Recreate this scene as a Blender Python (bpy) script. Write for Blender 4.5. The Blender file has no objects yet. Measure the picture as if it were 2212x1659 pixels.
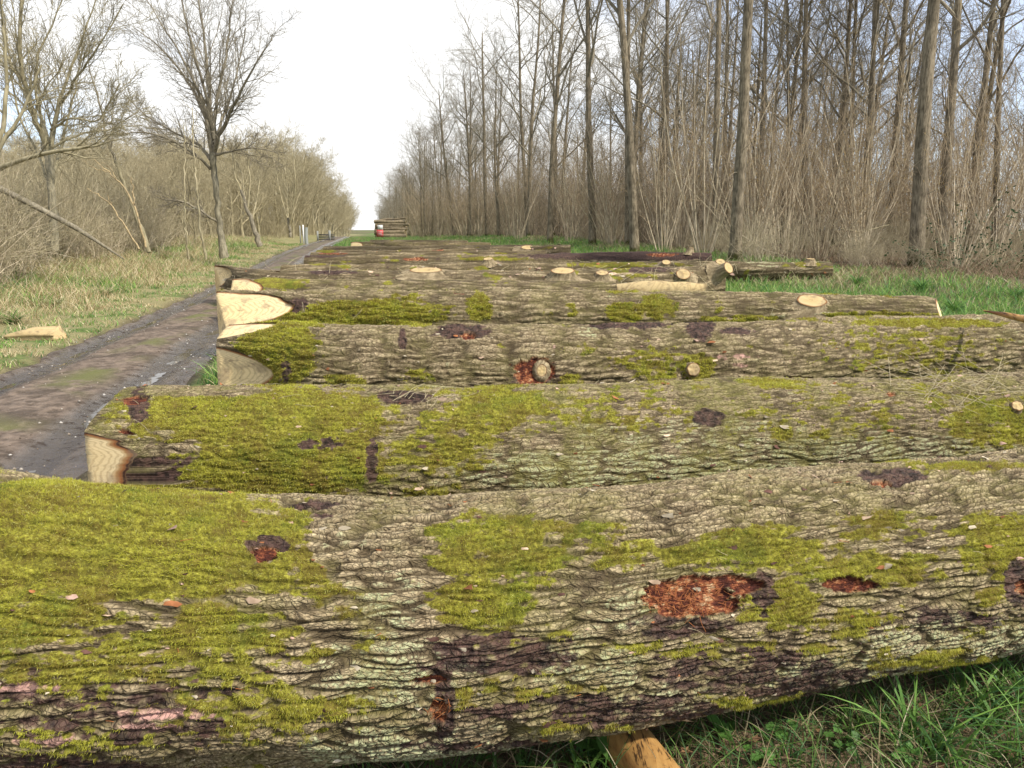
import bpy, math, random
import numpy as np

scene = bpy.context.scene
COL = scene.collection
PI = math.pi
# ------------------------------------------------------------------ camera geometry
F = 796.0                      # focal length in pixels of a 1024 px wide picture
CAMH = 1.75
K = 1024.0 / 2212.0            # survey coordinates (2212 wide) -> 1024 wide
PITCH = math.atan((384.0 - 228.0) / F)
CP, SP = math.cos(PITCH), math.sin(PITCH)

def slope(dx, dy):
    """ray through survey point: x per metre of depth, drop per metre of depth"""
    u = dx * K - 512.0
    v = 384.0 - dy * K
    yc = F * CP + v * SP
    zc = v * CP - F * SP
    return u / yc, -zc / yc

def project(P):
    x, y, z = P[..., 0], P[..., 1], P[..., 2] - CAMH
    d = y * CP - z * SP
    v = y * SP + z * CP
    d = np.maximum(d, 0.05)
    return (512.0 + F * x / d) / K, (384.0 - F * v / d) / K

# ------------------------------------------------------------------ noise
_r = np.random.RandomState(7)
PERM = np.concatenate([_r.permutation(256)] * 3).astype(np.int64)
GR = np.linspace(0, 2 * PI, 256, endpoint=False)
GX, GY = np.cos(GR), np.sin(GR)
RND = _r.rand(256)
RND2 = _r.rand(256)
RND3 = _r.rand(256)

def noise2(x, y, seed=0):
    xi = np.floor(x).astype(np.int64); yi = np.floor(y).astype(np.int64)
    xf = x - xi; yf = y - yi
    u = xf * xf * xf * (xf * (xf * 6 - 15) + 10); v = yf * yf * yf * (yf * (yf * 6 - 15) + 10)
    def g(ix, iy, fx, fy):
        h = PERM[PERM[(ix + seed * 17) & 255] + ((iy + seed * 31) & 255)]
        return GX[h] * fx + GY[h] * fy
    a = g(xi, yi, xf, yf); b = g(xi + 1, yi, xf - 1, yf)
    c = g(xi, yi + 1, xf, yf - 1); d = g(xi + 1, yi + 1, xf - 1, yf - 1)
    return ((a + (b - a) * u) * (1 - v) + (c + (d - c) * u) * v) * 1.5

def fbm2(x, y, seed=0, octv=3):
    s = 0; a = 1.0; t = 0
    for i in range(octv):
        s = s + a * noise2(x * 2 ** i, y * 2 ** i, seed + i * 5); t += a; a *= 0.5
    return s / t

def vor2(x, y, seed=0):
    xi = np.floor(x).astype(np.int64); yi = np.floor(y).astype(np.int64)
    f1 = np.full(x.shape, 9.0); f2 = np.full(x.shape, 9.0); cid = np.zeros(x.shape)
    for i in (-1, 0, 1):
        for j in (-1, 0, 1):
            cx = xi + i; cy = yi + j
            h = PERM[PERM[(cx + seed * 13) & 255] + ((cy + seed * 7) & 255)]
            dx = cx + 0.1 + 0.8 * RND[h] - x; dy = cy + 0.1 + 0.8 * RND2[h] - y
            d = np.sqrt(dx * dx + dy * dy)
            m = d < f1
            f2 = np.where(m, f1, np.minimum(f2, d)); cid = np.where(m, RND3[h], cid); f1 = np.where(m, d, f1)
    return f1, f2, cid

def sm(a, b, x):
    t = np.clip((x - a) / (b - a), 0, 1)
    return t * t * (3 - 2 * t)

# ------------------------------------------------------------------ terrain
def road_c(y):
    return -4.35 - 0.19 * (y - 5.5) + 0.011 * np.clip(np.asarray(y, float) - 40, 0, 2000) * 1.0
ROADW = 1.22
def gz(x, y):
    x = np.asarray(x, float); y = np.asarray(y, float)
    s = x - road_c(y)
    z = 0.5 * sm(14, 60, y)
    z = z + 0.5 * sm(8.5, 17, s) * sm(12, 28, y)
    z = z + 0.42 * sm(2.2, 8, -s) * sm(6, 18, y)
    z = z - 2.6 * sm(120, 230, y)
    z = z + 0.05 * noise2(x * 0.35, y * 0.35, 3) * sm(1.4, 3.0, np.abs(s))
    return z
def gzf(x, y):
    return float(gz(np.array([x]), np.array([y]))[0])
def ground_hit(dx, dy, off=0.0):
    sx, sd = slope(dx, dy)
    lo, hi = 0.5, 140.0
    for k in range(200):                      # march
        y = lo + k * 0.6
        if CAMH - sd * y < gzf(sx * y, y) + off:
            break
    a, b = y - 0.6, y
    for _ in range(30):
        m = (a + b) / 2
        if CAMH - sd * m < gzf(sx * m, m) + off: b = m
        else: a = m
    return sx * b, b, gzf(sx * b, b)
def at(dx, dy, Y):
    sx, sd = slope(dx, dy)
    return np.array([sx * Y, Y, CAMH - sd * Y])

# ------------------------------------------------------------------ mesh helpers
def mesh_np(name, V, Q=None, T=None, smooth=True, attrs=None):
    me = bpy.data.meshes.new(name)
    V = np.asarray(V, dtype=np.float32)
    loops = []; starts = []; totals = []; off = 0
    if Q is not None and len(Q):
        Q = np.asarray(Q, dtype=np.int32); loops.append(Q.ravel())
        starts.append(np.arange(len(Q), dtype=np.int32) * 4 + off); totals.append(np.full(len(Q), 4, np.int32)); off += Q.size
    if T is not None and len(T):
        T = np.asarray(T, dtype=np.int32); loops.append(T.ravel())
        starts.append(np.arange(len(T), dtype=np.int32) * 3 + off); totals.append(np.full(len(T), 3, np.int32)); off += T.size
    L = np.concatenate(loops); S = np.concatenate(starts); N = np.concatenate(totals)
    me.vertices.add(len(V)); me.vertices.foreach_set('co', V.ravel())
    me.loops.add(len(L)); me.loops.foreach_set('vertex_index', L)
    me.polygons.add(len(S)); me.polygons.foreach_set('loop_start', S); me.polygons.foreach_set('loop_total', N)
    if smooth: me.polygons.foreach_set('use_smooth', np.ones(len(S), dtype=bool))
    if attrs:
        for k, a in attrs.items():
            a = np.asarray(a, dtype=np.float32)
            if a.ndim == 1:
                at_ = me.attributes.new(k, 'FLOAT', 'POINT'); at_.data.foreach_set('value', a)
            else:
                if a.shape[1] == 3: a = np.concatenate([a, np.ones((len(a), 1), np.float32)], 1)
                at_ = me.attributes.new(k, 'FLOAT_COLOR', 'POINT'); at_.data.foreach_set('color', a.ravel())
    me.update(calc_edges=True)
    return me

def obj(name, me, mat=None, parent=None, loc=None):
    o = bpy.data.objects.new(name, me)
    COL.objects.link(o)
    if mat is not None and me is not None and not me.materials: me.materials.append(mat)
    if parent is not None: o.parent = parent
    if loc is not None: o.location = loc
    return o
def tag(o, label=None, cat=None, group=None, kind=None):
    if label: o['label'] = label
    if cat: o['category'] = cat
    if group: o['group'] = group
    if kind: o['kind'] = kind
    return o
def empty(name, loc, label, cat, group=None, rz=0.0):
    o = bpy.data.objects.new(name, None); COL.objects.link(o)
    o.empty_display_size = 0.2
    o.location = loc; o.rotation_euler = (0, 0, rz)
    return tag(o, label, cat, group)
def copy_tree(root, label=None, group=None):
    r = root.copy(); COL.objects.link(r)
    if label: r['label'] = label
    if group: r['group'] = group
    for ch in list(root.children):
        c = ch.copy(); COL.objects.link(c); c.parent = r
        for g in list(ch.children):
            d = g.copy(); COL.objects.link(d); d.parent = c
    return r

def tubes(lst, sides=5, cap=False):
    """list of (P[n,3], R[n]) -> verts, quads ; vectorised by length"""
    groups = {}
    for P, R in lst: groups.setdefault(len(P), []).append((P, R))
    VV = []; QQ = []; off = 0; TT = []
    for n, g in groups.items():
        P = np.array([a for a, _ in g]); R = np.array([b for _, b in g])
        T = np.zeros_like(P); T[:, 1:-1] = P[:, 2:] - P[:, :-2]; T[:, 0] = P[:, 1] - P[:, 0]; T[:, -1] = P[:, -1] - P[:, -2]
        T /= np.linalg.norm(T, axis=2, keepdims=True) + 1e-9
        main = P[:, -1] - P[:, 0]; main /= np.linalg.norm(main, axis=1, keepdims=True) + 1e-9
        ref = np.where(np.abs(main[:, 2:3]) > 0.8, np.array([[1.0, 0, 0]]), np.array([[0, 0, 1.0]]))[:, None, :]
        A = np.cross(T, ref); A /= np.linalg.norm(A, axis=2, keepdims=True) + 1e-9
        B = np.cross(A, T)
        ang = np.arange(sides) * 2 * PI / sides
        V = P[:, :, None, :] + R[:, :, None, None] * (A[:, :, None, :] * np.cos(ang)[None, None, :, None] + B[:, :, None, :] * np.sin(ang)[None, None, :, None])
        m = len(g)
        idx = np.arange(m * n * sides).reshape(m, n, sides) + off
        a = idx[:, :-1]; b = idx[:, 1:]
        Qd = np.stack([a, b, np.roll(b, -1, 2), np.roll(a, -1, 2)], -1).reshape(-1, 4)
        VV.append(V.reshape(-1, 3)); QQ.append(Qd)
        off += m * n * sides
        if cap:
            for k, row in ((0, idx[:, 0]), (1, idx[:, -1])):
                cv = P[:, 0] if k == 0 else P[:, -1]
                ci = np.arange(m) + off; off += m
                VV.append(cv)
                for s in range(sides):
                    aa = row[:, s]; bb = row[:, (s + 1) % sides]
                    TT.append(np.stack([ci, aa, bb] if k == 0 else [ci, bb, aa], -1))
    V = np.concatenate(VV); Q = np.concatenate(QQ)
    T = np.concatenate(TT) if TT else None
    return V, Q, T
def tube_mesh(name, lst, sides=5, cap=False, attrs=None):
    V, Q, T = tubes(lst, sides, cap)
    return mesh_np(name, V, Q, T, attrs=attrs)
def multi_tube_mesh(name, parts):
    """parts: list of (lst, sides)"""
    VV = []; QQ = []; off = 0
    for lst, s in parts:
        if not lst: continue
        V, Q, T = tubes(lst, s); VV.append(V); QQ.append(Q + off); off += len(V)
    return mesh_np(name, np.concatenate(VV), np.concatenate(QQ))

# ------------------------------------------------------------------ materials
class NT:
    def __init__(s, name):
        s.m = bpy.data.materials.new(name); s.m.use_nodes = True
        s.n = s.m.node_tree.nodes; s.l = s.m.node_tree.links
        s.bsdf = s.n['Principled BSDF']; s.out = s.n['Material Output']
        s.bsdf.inputs['Specular IOR Level'].default_value = 0.25
    def node(s, t, **k):
        nd = s.n.new(t)
        for a, b in k.items(): setattr(nd, a, b)
        return nd
    def link(s, a, b): s.l.new(a, b)
    def val(s, sock, v):
        if isinstance(v, (int, float)): sock.default_value = v
        elif isinstance(v, tuple): sock.default_value = (*v, 1.0) if len(v) == 3 and sock.type == 'RGBA' else v
        else: s.link(v, sock)
    def attr(s, name):
        a = s.node('ShaderNodeAttribute'); a.attribute_name = name; return a
    def coord(s, which='Object', scale=None):
        t = s.node('ShaderNodeTexCoord')
        if scale is None: return t.outputs[which]
        m = s.node('ShaderNodeMapping'); m.inputs['Scale'].default_value = scale
        s.link(t.outputs[which], m.inputs['Vector']); return m.outputs[0]
    def noise(s, scale, detail=3, rough=0.6, vec=None, out='Fac'):
        n = s.node('ShaderNodeTexNoise'); n.inputs['Scale'].default_value = scale
        n.inputs['Detail'].default_value = detail; n.inputs['Roughness'].default_value = rough
        if vec is not None: s.link(vec, n.inputs['Vector'])
        return n.outputs[out]
    def ramp(s, fac, stops):
        r = s.node('ShaderNodeValToRGB'); s.link(fac, r.inputs[0])
        e = r.color_ramp.elements
        while len(e) < len(stops): e.new(0.5)
        for q, (p, c) in zip(e, stops):
            q.position = p; q.color = (*c, 1) if len(c) == 3 else c
        return r.outputs[0]
    def mix(s, fac, a, b, mode='MIX'):
        m = s.node('ShaderNodeMix', data_type='RGBA', blend_type=mode)
        s.val(m.inputs[0], fac); s.val(m.inputs[6], a); s.val(m.inputs[7], b)
        return m.outputs[2]
    def math(s, op, a, b=None, clamp=False):
        m = s.node('ShaderNodeMath', operation=op); m.use_clamp = clamp
        s.val(m.inputs[0], a)
        if b is not None: s.val(m.inputs[1], b)
        return m.outputs[0]
    def rng(s, v, a, b, c=0.0, d=1.0):
        m = s.node('ShaderNodeMapRange'); m.interpolation_type = 'SMOOTHSTEP'
        s.val(m.inputs[0], v); m.inputs[1].default_value = a; m.inputs[2].default_value = b
        m.inputs[3].default_value = c; m.inputs[4].default_value = d
        return m.outputs[0]
    def bump(s, h, strength, dist):
        b = s.node('ShaderNodeBump'); b.inputs['Strength'].default_value = strength; b.inputs['Distance'].default_value = dist
        s.link(h, b.inputs['Height']); s.link(b.outputs[0], s.bsdf.inputs['Normal'])
    def base(s, c, rough=0.9):
        s.val(s.bsdf.inputs['Base Color'], c); s.val(s.bsdf.inputs['Roughness'], rough)

def mat_bark_log():
    t = NT('log_bark')
    A = t.attr('surf_a'); B = t.attr('surf_b')
    sa = t.node('ShaderNodeSeparateColor'); t.link(A.outputs['Color'], sa.inputs[0])
    sb = t.node('ShaderNodeSeparateColor'); t.link(B.outputs['Color'], sb.inputs[0])
    moss, lich, wet = sa.outputs[0], sa.outputs[1], sa.outputs[2]
    wound, plate, cell = sb.outputs[0], sb.outputs[1], sb.outputs[2]
    pink = t.attr('surf_c').outputs['Fac']
    v = t.coord('Object')
    nf = t.noise(160, 4, 0.7, v); nm = t.noise(28, 4, 0.65, v); nl = t.noise(5, 3, 0.6, v)
    uv = t.attr('bark_uv').outputs['Vector']
    def vor(sc_):
        m_ = t.node('ShaderNodeMapping'); m_.inputs['Scale'].default_value = (sc_[0], sc_[1], 0.0); t.link(uv, m_.inputs['Vector'])
        q_ = t.node('ShaderNodeTexVoronoi'); q_.feature = 'DISTANCE_TO_EDGE'; q_.inputs['Scale'].default_value = 1.0
        t.link(m_.outputs[0], q_.inputs['Vector']); return q_.outputs['Distance']
    ck1 = t.rng(vor((17, 60, 1)), 0.0, 0.09); ck2 = t.rng(vor((70, 120, 1)), 0.0, 0.14)
    crack = t.math('MULTIPLY', ck1, t.math('ADD', t.math('MULTIPLY', ck2, 0.5), 0.5))
    tan = t.mix(t.rng(nm, .3, .7), (0.27, 0.195, 0.11), (0.66, 0.53, 0.33))
    tan = t.mix(t.math('MULTIPLY', cell, 0.5), tan, (0.46, 0.365, 0.22))
    tan = t.mix(t.rng(nl, 0.45, 0.65, 0, 0.45), tan, (0.28, 0.215, 0.115))
    tan = t.mix(t.rng(nf, 0.35, 0.60, 0.4, 0.0), tan, (0.06, 0.046, 0.03))
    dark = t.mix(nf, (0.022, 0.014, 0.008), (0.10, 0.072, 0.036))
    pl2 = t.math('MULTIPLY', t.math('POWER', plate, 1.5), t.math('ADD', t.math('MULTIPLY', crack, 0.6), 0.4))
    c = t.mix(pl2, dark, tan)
    # lichen
    ln = t.math('MULTIPLY', lich, t.rng(t.noise(60, 4, 0.7, v), 0.38, 0.55))
    lc = t.mix(nf, (0.27, 0.29, 0.14), (0.60, 0.61, 0.37))
    c = t.mix(t.math('MULTIPLY', ln, t.rng(pl2, 0.2, 0.75)), c, lc)
    # algae tint in the furrows
    sz = t.node('ShaderNodeSeparateXYZ'); t.link(uv, sz.inputs[0])
    c = t.mix(t.math('MULTIPLY', sz.outputs[2], t.math('MULTIPLY', t.rng(t.noise(3.5, 5, 0.7, v), 0.40, 0.62), t.rng(nm, 0.3, 0.6, 0.3, 0.8))), c, t.mix(nf, (0.09, 0.085, 0.012), (0.30, 0.285, 0.07)))
    # wet dark
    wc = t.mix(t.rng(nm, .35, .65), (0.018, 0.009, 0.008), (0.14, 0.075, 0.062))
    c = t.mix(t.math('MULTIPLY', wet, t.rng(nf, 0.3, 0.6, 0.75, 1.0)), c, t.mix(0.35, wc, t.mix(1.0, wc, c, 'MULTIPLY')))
    c = t.mix(t.math('MULTIPLY', pink, t.rng(nm, 0.4, 0.6, 0.3, 1.0)), c, (0.52, 0.30, 0.25))
    # wounds : fibrous orange wood
    vs = t.coord('Object', (12, 90, 90))
    fn = t.noise(1.0, 5, 0.75, vs)
    fn = t.math('ADD', fn, t.math('MULTIPLY', t.math('SUBTRACT', t.noise(16, 4, 0.7, v), 0.5), 1.5))
    wd = t.ramp(fn, [(0.25, (0.035, 0.010, 0.008)), (0.45, (0.10, 0.028, 0.016)), (0.56, (0.22, 0.065, 0.028)), (0.66, (0.36, 0.15, 0.065)), (0.8, (0.55, 0.38, 0.22))])
    c = t.mix(wound, c, wd)
    # moss
    mn = t.noise(70, 5, 0.8, v)
    mc = t.ramp(mn, [(0.28, (0.04, 0.042, 0.007)), (0.45, (0.16, 0.145, 0.02)), (0.58, (0.35, 0.33, 0.045)), (0.75, (0.58, 0.54, 0.11))])
    mc = t.mix(t.rng(t.noise(8, 4, 0.7, v), 0.45, 0.60, 0.0, 0.7), mc, (0.15, 0.105, 0.024))
    mc = t.mix(t.rng(nl, 0.5, 0.66, 0.0, 0.5), mc, (0.09, 0.14, 0.012))
    mc = t.mix(t.math('MULTIPLY', t.math('SUBTRACT', 1.0, plate), 0.7), mc, t.mix(1.0, mc, (0.28, 0.25, 0.2), 'MULTIPLY'))
    mthr = t.rng(t.math('ADD', moss, t.math('MULTIPLY', t.math('SUBTRACT', t.noise(45, 4, 0.75, v), 0.5), 1.1)), 0.33, 0.72)
    c = t.mix(mthr, c, mc)
    rough = t.math('SUBTRACT', 0.93, t.math('MULTIPLY', wet, 0.3))
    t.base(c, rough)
    h = t.math('ADD', t.math('ADD', t.math('MULTIPLY', nf, 0.4), t.math('MULTIPLY', mn, moss)), t.math('MULTIPLY', crack, t.math('SUBTRACT', 0.9, moss)))
    t.bump(h, 0.9, 0.007)
    return t.m

def mat_cut(name='cut_wood', dim=1.0):
    t = NT(name)
    A = t.attr('ring').outputs['Fac']
    v = t.coord('Object')
    n1 = t.noise(7, 3, 0.6, v); n2 = t.noise(60, 3, 0.7, v)
    vs = t.coord('Object', (6, 22, 60)); saw = t.noise(1.0, 5, 0.75, vs)
    r = t.math('ADD', A, t.math('MULTIPLY', t.math('SUBTRACT', n1, 0.5), 0.08))
    rings = t.math('SINE', t.math('MULTIPLY', r, 115.0))
    wood = t.ramp(r, [(0.0, (0.72, 0.54, 0.27)), (0.55, (0.80, 0.62, 0.33)), (0.82, (0.78, 0.62, 0.36)), (0.875, (0.42, 0.24, 0.10)), (0.93, (0.26, 0.09, 0.03)), (0.965, (0.05, 0.022, 0.014))])
    c = t.mix(t.rng(rings, 0.0, 1.0, 0.0, 0.32), wood, (0.30, 0.18, 0.08))
    c = t.mix(t.rng(saw, 0.5, 0.75, 0, 0.35), c, (0.34, 0.26, 0.15))
    c = t.mix(t.rng(n1, 0.50, 0.68, 0, 0.6), c, (0.30, 0.22, 0.14))
    c = t.mix(t.rng(t.noise(3.0, 5, 0.8, t.coord('Object', (1.5, 6, 6))), 0.56, 0.66, 0, 0.6), c, (0.20, 0.13, 0.08))
    c = t.mix(t.rng(n2, 0.60, 0.72, 0, 0.5), c, (0.13, 0.09, 0.055))
    if dim < 1: c = t.mix(1.0, c, (dim, dim * .97, dim * .9), 'MULTIPLY')
    t.base(c, 0.85); t.bump(saw, 0.35, 0.004)
    return t.m

def mat_tree(name, lo, hi, moss_h=0.0, mossc=(0.09, 0.10, 0.02), ridge=True):
    t = NT(name)
    v = t.coord('Object')
    vs = t.coord('Object', (1, 1, 0.13))
    n = t.noise(26 if ridge else 12, 4, 0.7, vs)
    n2 = t.noise(2.0, 3, 0.6, v)
    c = t.mix(t.rng(n, 0.36, 0.62), lo, hi)
    c = t.mix(t.rng(n2, 0.42, 0.68, 0, 0.55), c, tuple(a * 0.55 for a in lo))
    if moss_h > 0:
        sx = t.node('ShaderNodeSeparateXYZ'); t.link(v, sx.inputs[0])
        z = t.math('ADD', sx.outputs[2], t.math('MULTIPLY', t.noise(5, 3, 0.6, v), 0.9))
        f = t.rng(z, moss_h + 0.65, moss_h + 0.35)
        c = t.mix(f, c, t.mix(t.noise(30, 3, 0.6, v), (0.03, 0.022, 0.012), mossc))
        t.link(c, t.bsdf.inputs['Base Color'])
    t.base(c, 0.92)
    t.bump(n, 0.8, 0.02)
    return t.m

def mat_attr(name, rough=0.7, trans=0.0, vary=0.35, attr='tint'):
    t = NT(name)
    a = t.attr(attr).outputs['Color']
    v = t.coord('Object'); n = t.noise(40, 3, 0.6, v)
    c = t.mix(t.rng(n, 0.3, 0.7, 0, vary), a, t.mix(1.0, a, (0.55, 0.5, 0.45), 'MULTIPLY'))
    t.base(c, rough)
    if trans > 0:
        tr = t.node('ShaderNodeBsdfTranslucent'); t.link(c, tr.inputs[0])
        mx = t.node('ShaderNodeMixShader'); mx.inputs[0].default_value = trans
        t.link(t.bsdf.outputs[0], mx.inputs[1]); t.link(tr.outputs[0], mx.inputs[2]); t.link(mx.outputs[0], t.out.inputs[0])
    return t.m

def mat_ground():
    t = NT('ground_soil')
    v = t.coord('Object')
    A = t.attr('zone'); s = t.node('ShaderNodeSeparateColor'); t.link(A.outputs['Color'], s.inputs[0])
    n = t.noise(9, 5, 0.75, v); n2 = t.noise(0.9, 4, 0.6, v); n3 = t.noise(45, 3, 0.7, v)
    litter = t.ramp(n, [(0.3, (0.045, 0.03, 0.018)), (0.5, (0.15, 0.10, 0.06)), (0.7, (0.30, 0.22, 0.14))])
    litter = t.mix(t.rng(n3, 0.45, 0.6, 0.0, 0.6), litter, (0.025, 0.018, 0.012))
    litter = t.mix(t.rng(n2, 0.5, 0.65, 0, 0.5), litter, (0.07, 0.085, 0.03))
    green = t.ramp(n, [(0.3, (0.05, 0.07, 0.02)), (0.5, (0.10, 0.155, 0.035)), (0.7, (0.20, 0.25, 0.07))])
    straw = t.ramp(n3, [(0.3, (0.12, 0.10, 0.045)), (0.5, (0.27, 0.24, 0.11)), (0.7, (0.42, 0.36, 0.2))])
    verge = t.mix(t.rng(n2, 0.5, 0.68), straw, green)
    c = t.mix(s.outputs[0], litter, green)
    c = t.mix(s.outputs[1], c, verge)
    mud = t.mix(n, (0.03, 0.022, 0.016), (0.10, 0.075, 0.052))
    c = t.mix(s.outputs[2], c, mud)
    t.base(c, 0.95); t.bump(n, 1.0, 0.06)
    return t.m

def mat_track():
    t = NT('track_mud')
    v = t.coord('Object')
    A = t.attr('zone'); s = t.node('ShaderNodeSeparateColor'); t.link(A.outputs['Color'], s.inputs[0])
    n = t.noise(7, 5, 0.7, v); n2 = t.noise(1.3, 4, 0.65, v); n3 = t.noise(55, 4, 0.7, v)
    dry = t.mix(t.rng(n, .3, .7), (0.075, 0.054, 0.038), (0.24, 0.18, 0.135))
    dry = t.mix(t.rng(n2, .5, .62, 0, .7), dry, (0.06, 0.043, 0.03))
    dry = t.mix(t.rng(n3, 0.60, 0.7, 0, 0.7), dry, (0.38, 0.33, 0.27))
    wetc = t.mix(n, (0.02, 0.015, 0.011), (0.085, 0.063, 0.05))
    wet = t.math('MULTIPLY', s.outputs[1], t.rng(n, 0.34, 0.5), clamp=True)
    c = t.mix(s.outputs[1], dry, wetc)
    gr = t.mix(n3, (0.06, 0.07, 0.018), (0.20, 0.19, 0.07))
    c = t.mix(t.math('MULTIPLY', s.outputs[0], t.rng(n2, 0.4, 0.55)), c, gr)
    t.base(c, t.rng(wet, 0.1, 0.7, 0.62, 0.12))
    t.link(t.rng(wet, 0.2, 0.8, 0.15, 0.55), t.bsdf.inputs['Specular IOR Level'])
    h = t.math('ADD', n, t.math('MULTIPLY', n3, 0.35))
    t.bump(h, 0.55, 0.035)
    return t.m

def mat_flat(name, c, rough=0.6, c2=None, scale=30):
    t = NT(name)
    v = t.coord('Object')
    n = t.noise(scale, 4, 0.65, v)
    t.base(t.mix(t.rng(n, 0.3, 0.7), c, c2 or tuple(a * 0.6 for a in c)), rough)
    t.bump(n, 0.3, 0.004)
    return t.m

def mat_peeled():
    t = NT('peeled_wood')
    vs = t.coord('Object', (14, 1.6, 14))
    n = t.noise(2.2, 5, 0.7, vs); n2 = t.noise(1.1, 3, 0.6, t.coord('Object', (6, 1.5, 6)))
    c = t.mix(t.rng(n, 0.3, 0.7), (0.50, 0.29, 0.10), (0.34, 0.175, 0.055))
    c = t.mix(t.rng(n2, 0.54, 0.62, 0, 0.85), c, (0.18, 0.06, 0.02))
    c = t.mix(t.rng(n, 0.55, 0.60, 0, 0.85), c, (0.03, 0.018, 0.012))
    c = t.mix(t.rng(t.noise(30, 3, .6, t.coord('Object')), 0.55, 0.7, 0, 0.4), c, (0.2, 0.11, 0.05))
    t.base(c, 0.5); t.bump(n, 0.4, 0.006)
    return t.m

M_LOG = mat_bark_log(); M_CUT = mat_cut(); M_CUTW = mat_cut('weathered_cut_wood', 0.66)
M_OAK = mat_tree('oak_bark', (0.10, 0.08, 0.052), (0.29, 0.24, 0.165), 0.25)
M_OAKC = mat_tree('oak_branch_bark', (0.17, 0.145, 0.10), (0.32, 0.28, 0.205))
M_HAZ = mat_tree('hazel_bark', (0.36, 0.29, 0.19), (0.58, 0.49, 0.35), 0, ridge=False)
M_HAZT = mat_tree('hazel_twig_bark', (0.27, 0.20, 0.125), (0.44, 0.345, 0.225), 0, ridge=False)
M_BRUSH = mat_tree('undergrowth_bark', (0.22, 0.175, 0.115), (0.38, 0.31, 0.215), 0, ridge=False)
M_SCR = mat_tree('scrub_bark', (0.22, 0.19, 0.11), (0.38, 0.33, 0.21), 0, ridge=False)
M_SCRT = mat_tree('scrub_twig_bark', (0.33, 0.28, 0.165), (0.50, 0.43, 0.28), 0, ridge=False)
M_ASH = mat_tree('ash_bark', (0.17, 0.15, 0.095), (0.34, 0.30, 0.21), 0.15, (0.13, 0.14, 0.02))
M_GRASS = mat_attr('grass_blade', 0.55, 0.3)
M_MOSS = mat_attr('moss_tuft', 0.9, 0.35, 0.2)
M_LEAF = mat_attr('leaf_surface', 0.5, 0.25)
M_GROUND = mat_ground(); M_TRACK = mat_track(); M_PEEL = mat_peeled()

# ------------------------------------------------------------------ world and sun
SUN_AZ, SUN_EL = math.radians(82), math.radians(44)      # azimuth measured from +Y towards +X
SUN_AZ = math.radians(122)
w = bpy.data.worlds.new('World'); scene.world = w; w.use_nodes = True
nt = w.node_tree; bg = nt.nodes['Background']
sky = nt.nodes.new('ShaderNodeTexSky'); sky.sky_type = 'NISHITA'; sky.sun_disc = False
sky.sun_elevation = SUN_EL; sky.sun_rotation = SUN_AZ; sky.air_density = 1.0; sky.dust_density = 0.6
tc = nt.nodes.new('ShaderNodeTexCoord'); mp = nt.nodes.new('ShaderNodeMapping'); mp.inputs['Scale'].default_value = (1.0, 1.0, 2.2)
mp.inputs['Location'].default_value = (0.35, 0.1, 0.2)
nz = nt.nodes.new('ShaderNodeTexNoise'); nz.inputs['Scale'].default_value = 3.4; nz.inputs['Detail'].default_value = 7; nz.inputs['Roughness'].default_value = 0.55
nt.links.new(tc.outputs['Generated'], mp.inputs[0]); nt.links.new(mp.outputs[0], nz.inputs['Vector'])
# a big bright cloud bank ahead: covers the middle of the view
sx = nt.nodes.new('ShaderNodeSeparateXYZ'); nt.links.new(tc.outputs['Generated'], sx.inputs[0])
def wm(op, a, b=None, c=None):
    m = nt.nodes.new('ShaderNodeMath'); m.operation = op
    for i, q in enumerate((a, b, c)):
        if q is None: continue
        if isinstance(q, (int, float)): m.inputs[i].default_value = q
        else: nt.links.new(q, m.inputs[i])
    return m.outputs[0]
bx_ = wm('ABSOLUTE', wm('ADD', sx.outputs[0], 0.13))
bank = wm('SUBTRACT', 0.24, wm('MULTIPLY', bx_, 0.95))
fac = wm('ADD', nz.outputs['Fac'], bank)
rp = nt.nodes.new('ShaderNodeMapRange'); rp.interpolation_type = 'SMOOTHSTEP'; nt.links.new(fac, rp.inputs[0])
rp.inputs[1].default_value = 0.30; rp.inputs[2].default_value = 0.56; rp.inputs[3].default_value = 0.5; rp.inputs[4].default_value = 1.0
skm = nt.nodes.new('ShaderNodeMix'); skm.data_type = 'RGBA'; skm.blend_type = 'MULTIPLY'; skm.inputs[0].default_value = 1.0
nt.links.new(sky.outputs[0], skm.inputs[6]); skm.inputs[7].default_value = (0.95, 1.12, 1.4, 1)
mixw = nt.nodes.new('ShaderNodeMix'); mixw.data_type = 'RGBA'; nt.links.new(rp.outputs[0], mixw.inputs[0])
nt.links.new(skm.outputs[2], mixw.inputs[6]); mixw.inputs[7].default_value = (7.0, 7.0, 6.95, 1)
nt.links.new(mixw.outputs[2], bg.inputs['Color']); bg.inputs['Strength'].default_value = 0.125
sd = bpy.data.lights.new('sun', 'SUN'); sd.energy = 4.0; sd.angle = math.radians(2.0); sd.color = (1.0, 0.94, 0.82)
so = bpy.data.objects.new('sun', sd); COL.objects.link(so)
dirv = (math.sin(SUN_AZ) * math.cos(SUN_EL), math.cos(SUN_AZ) * math.cos(SUN_EL), math.sin(SUN_EL))
from mathutils import Vector
so.rotation_euler = Vector(dirv).to_track_quat('Z', 'Y').to_euler(); so.location = (20, 0, 30)

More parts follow.
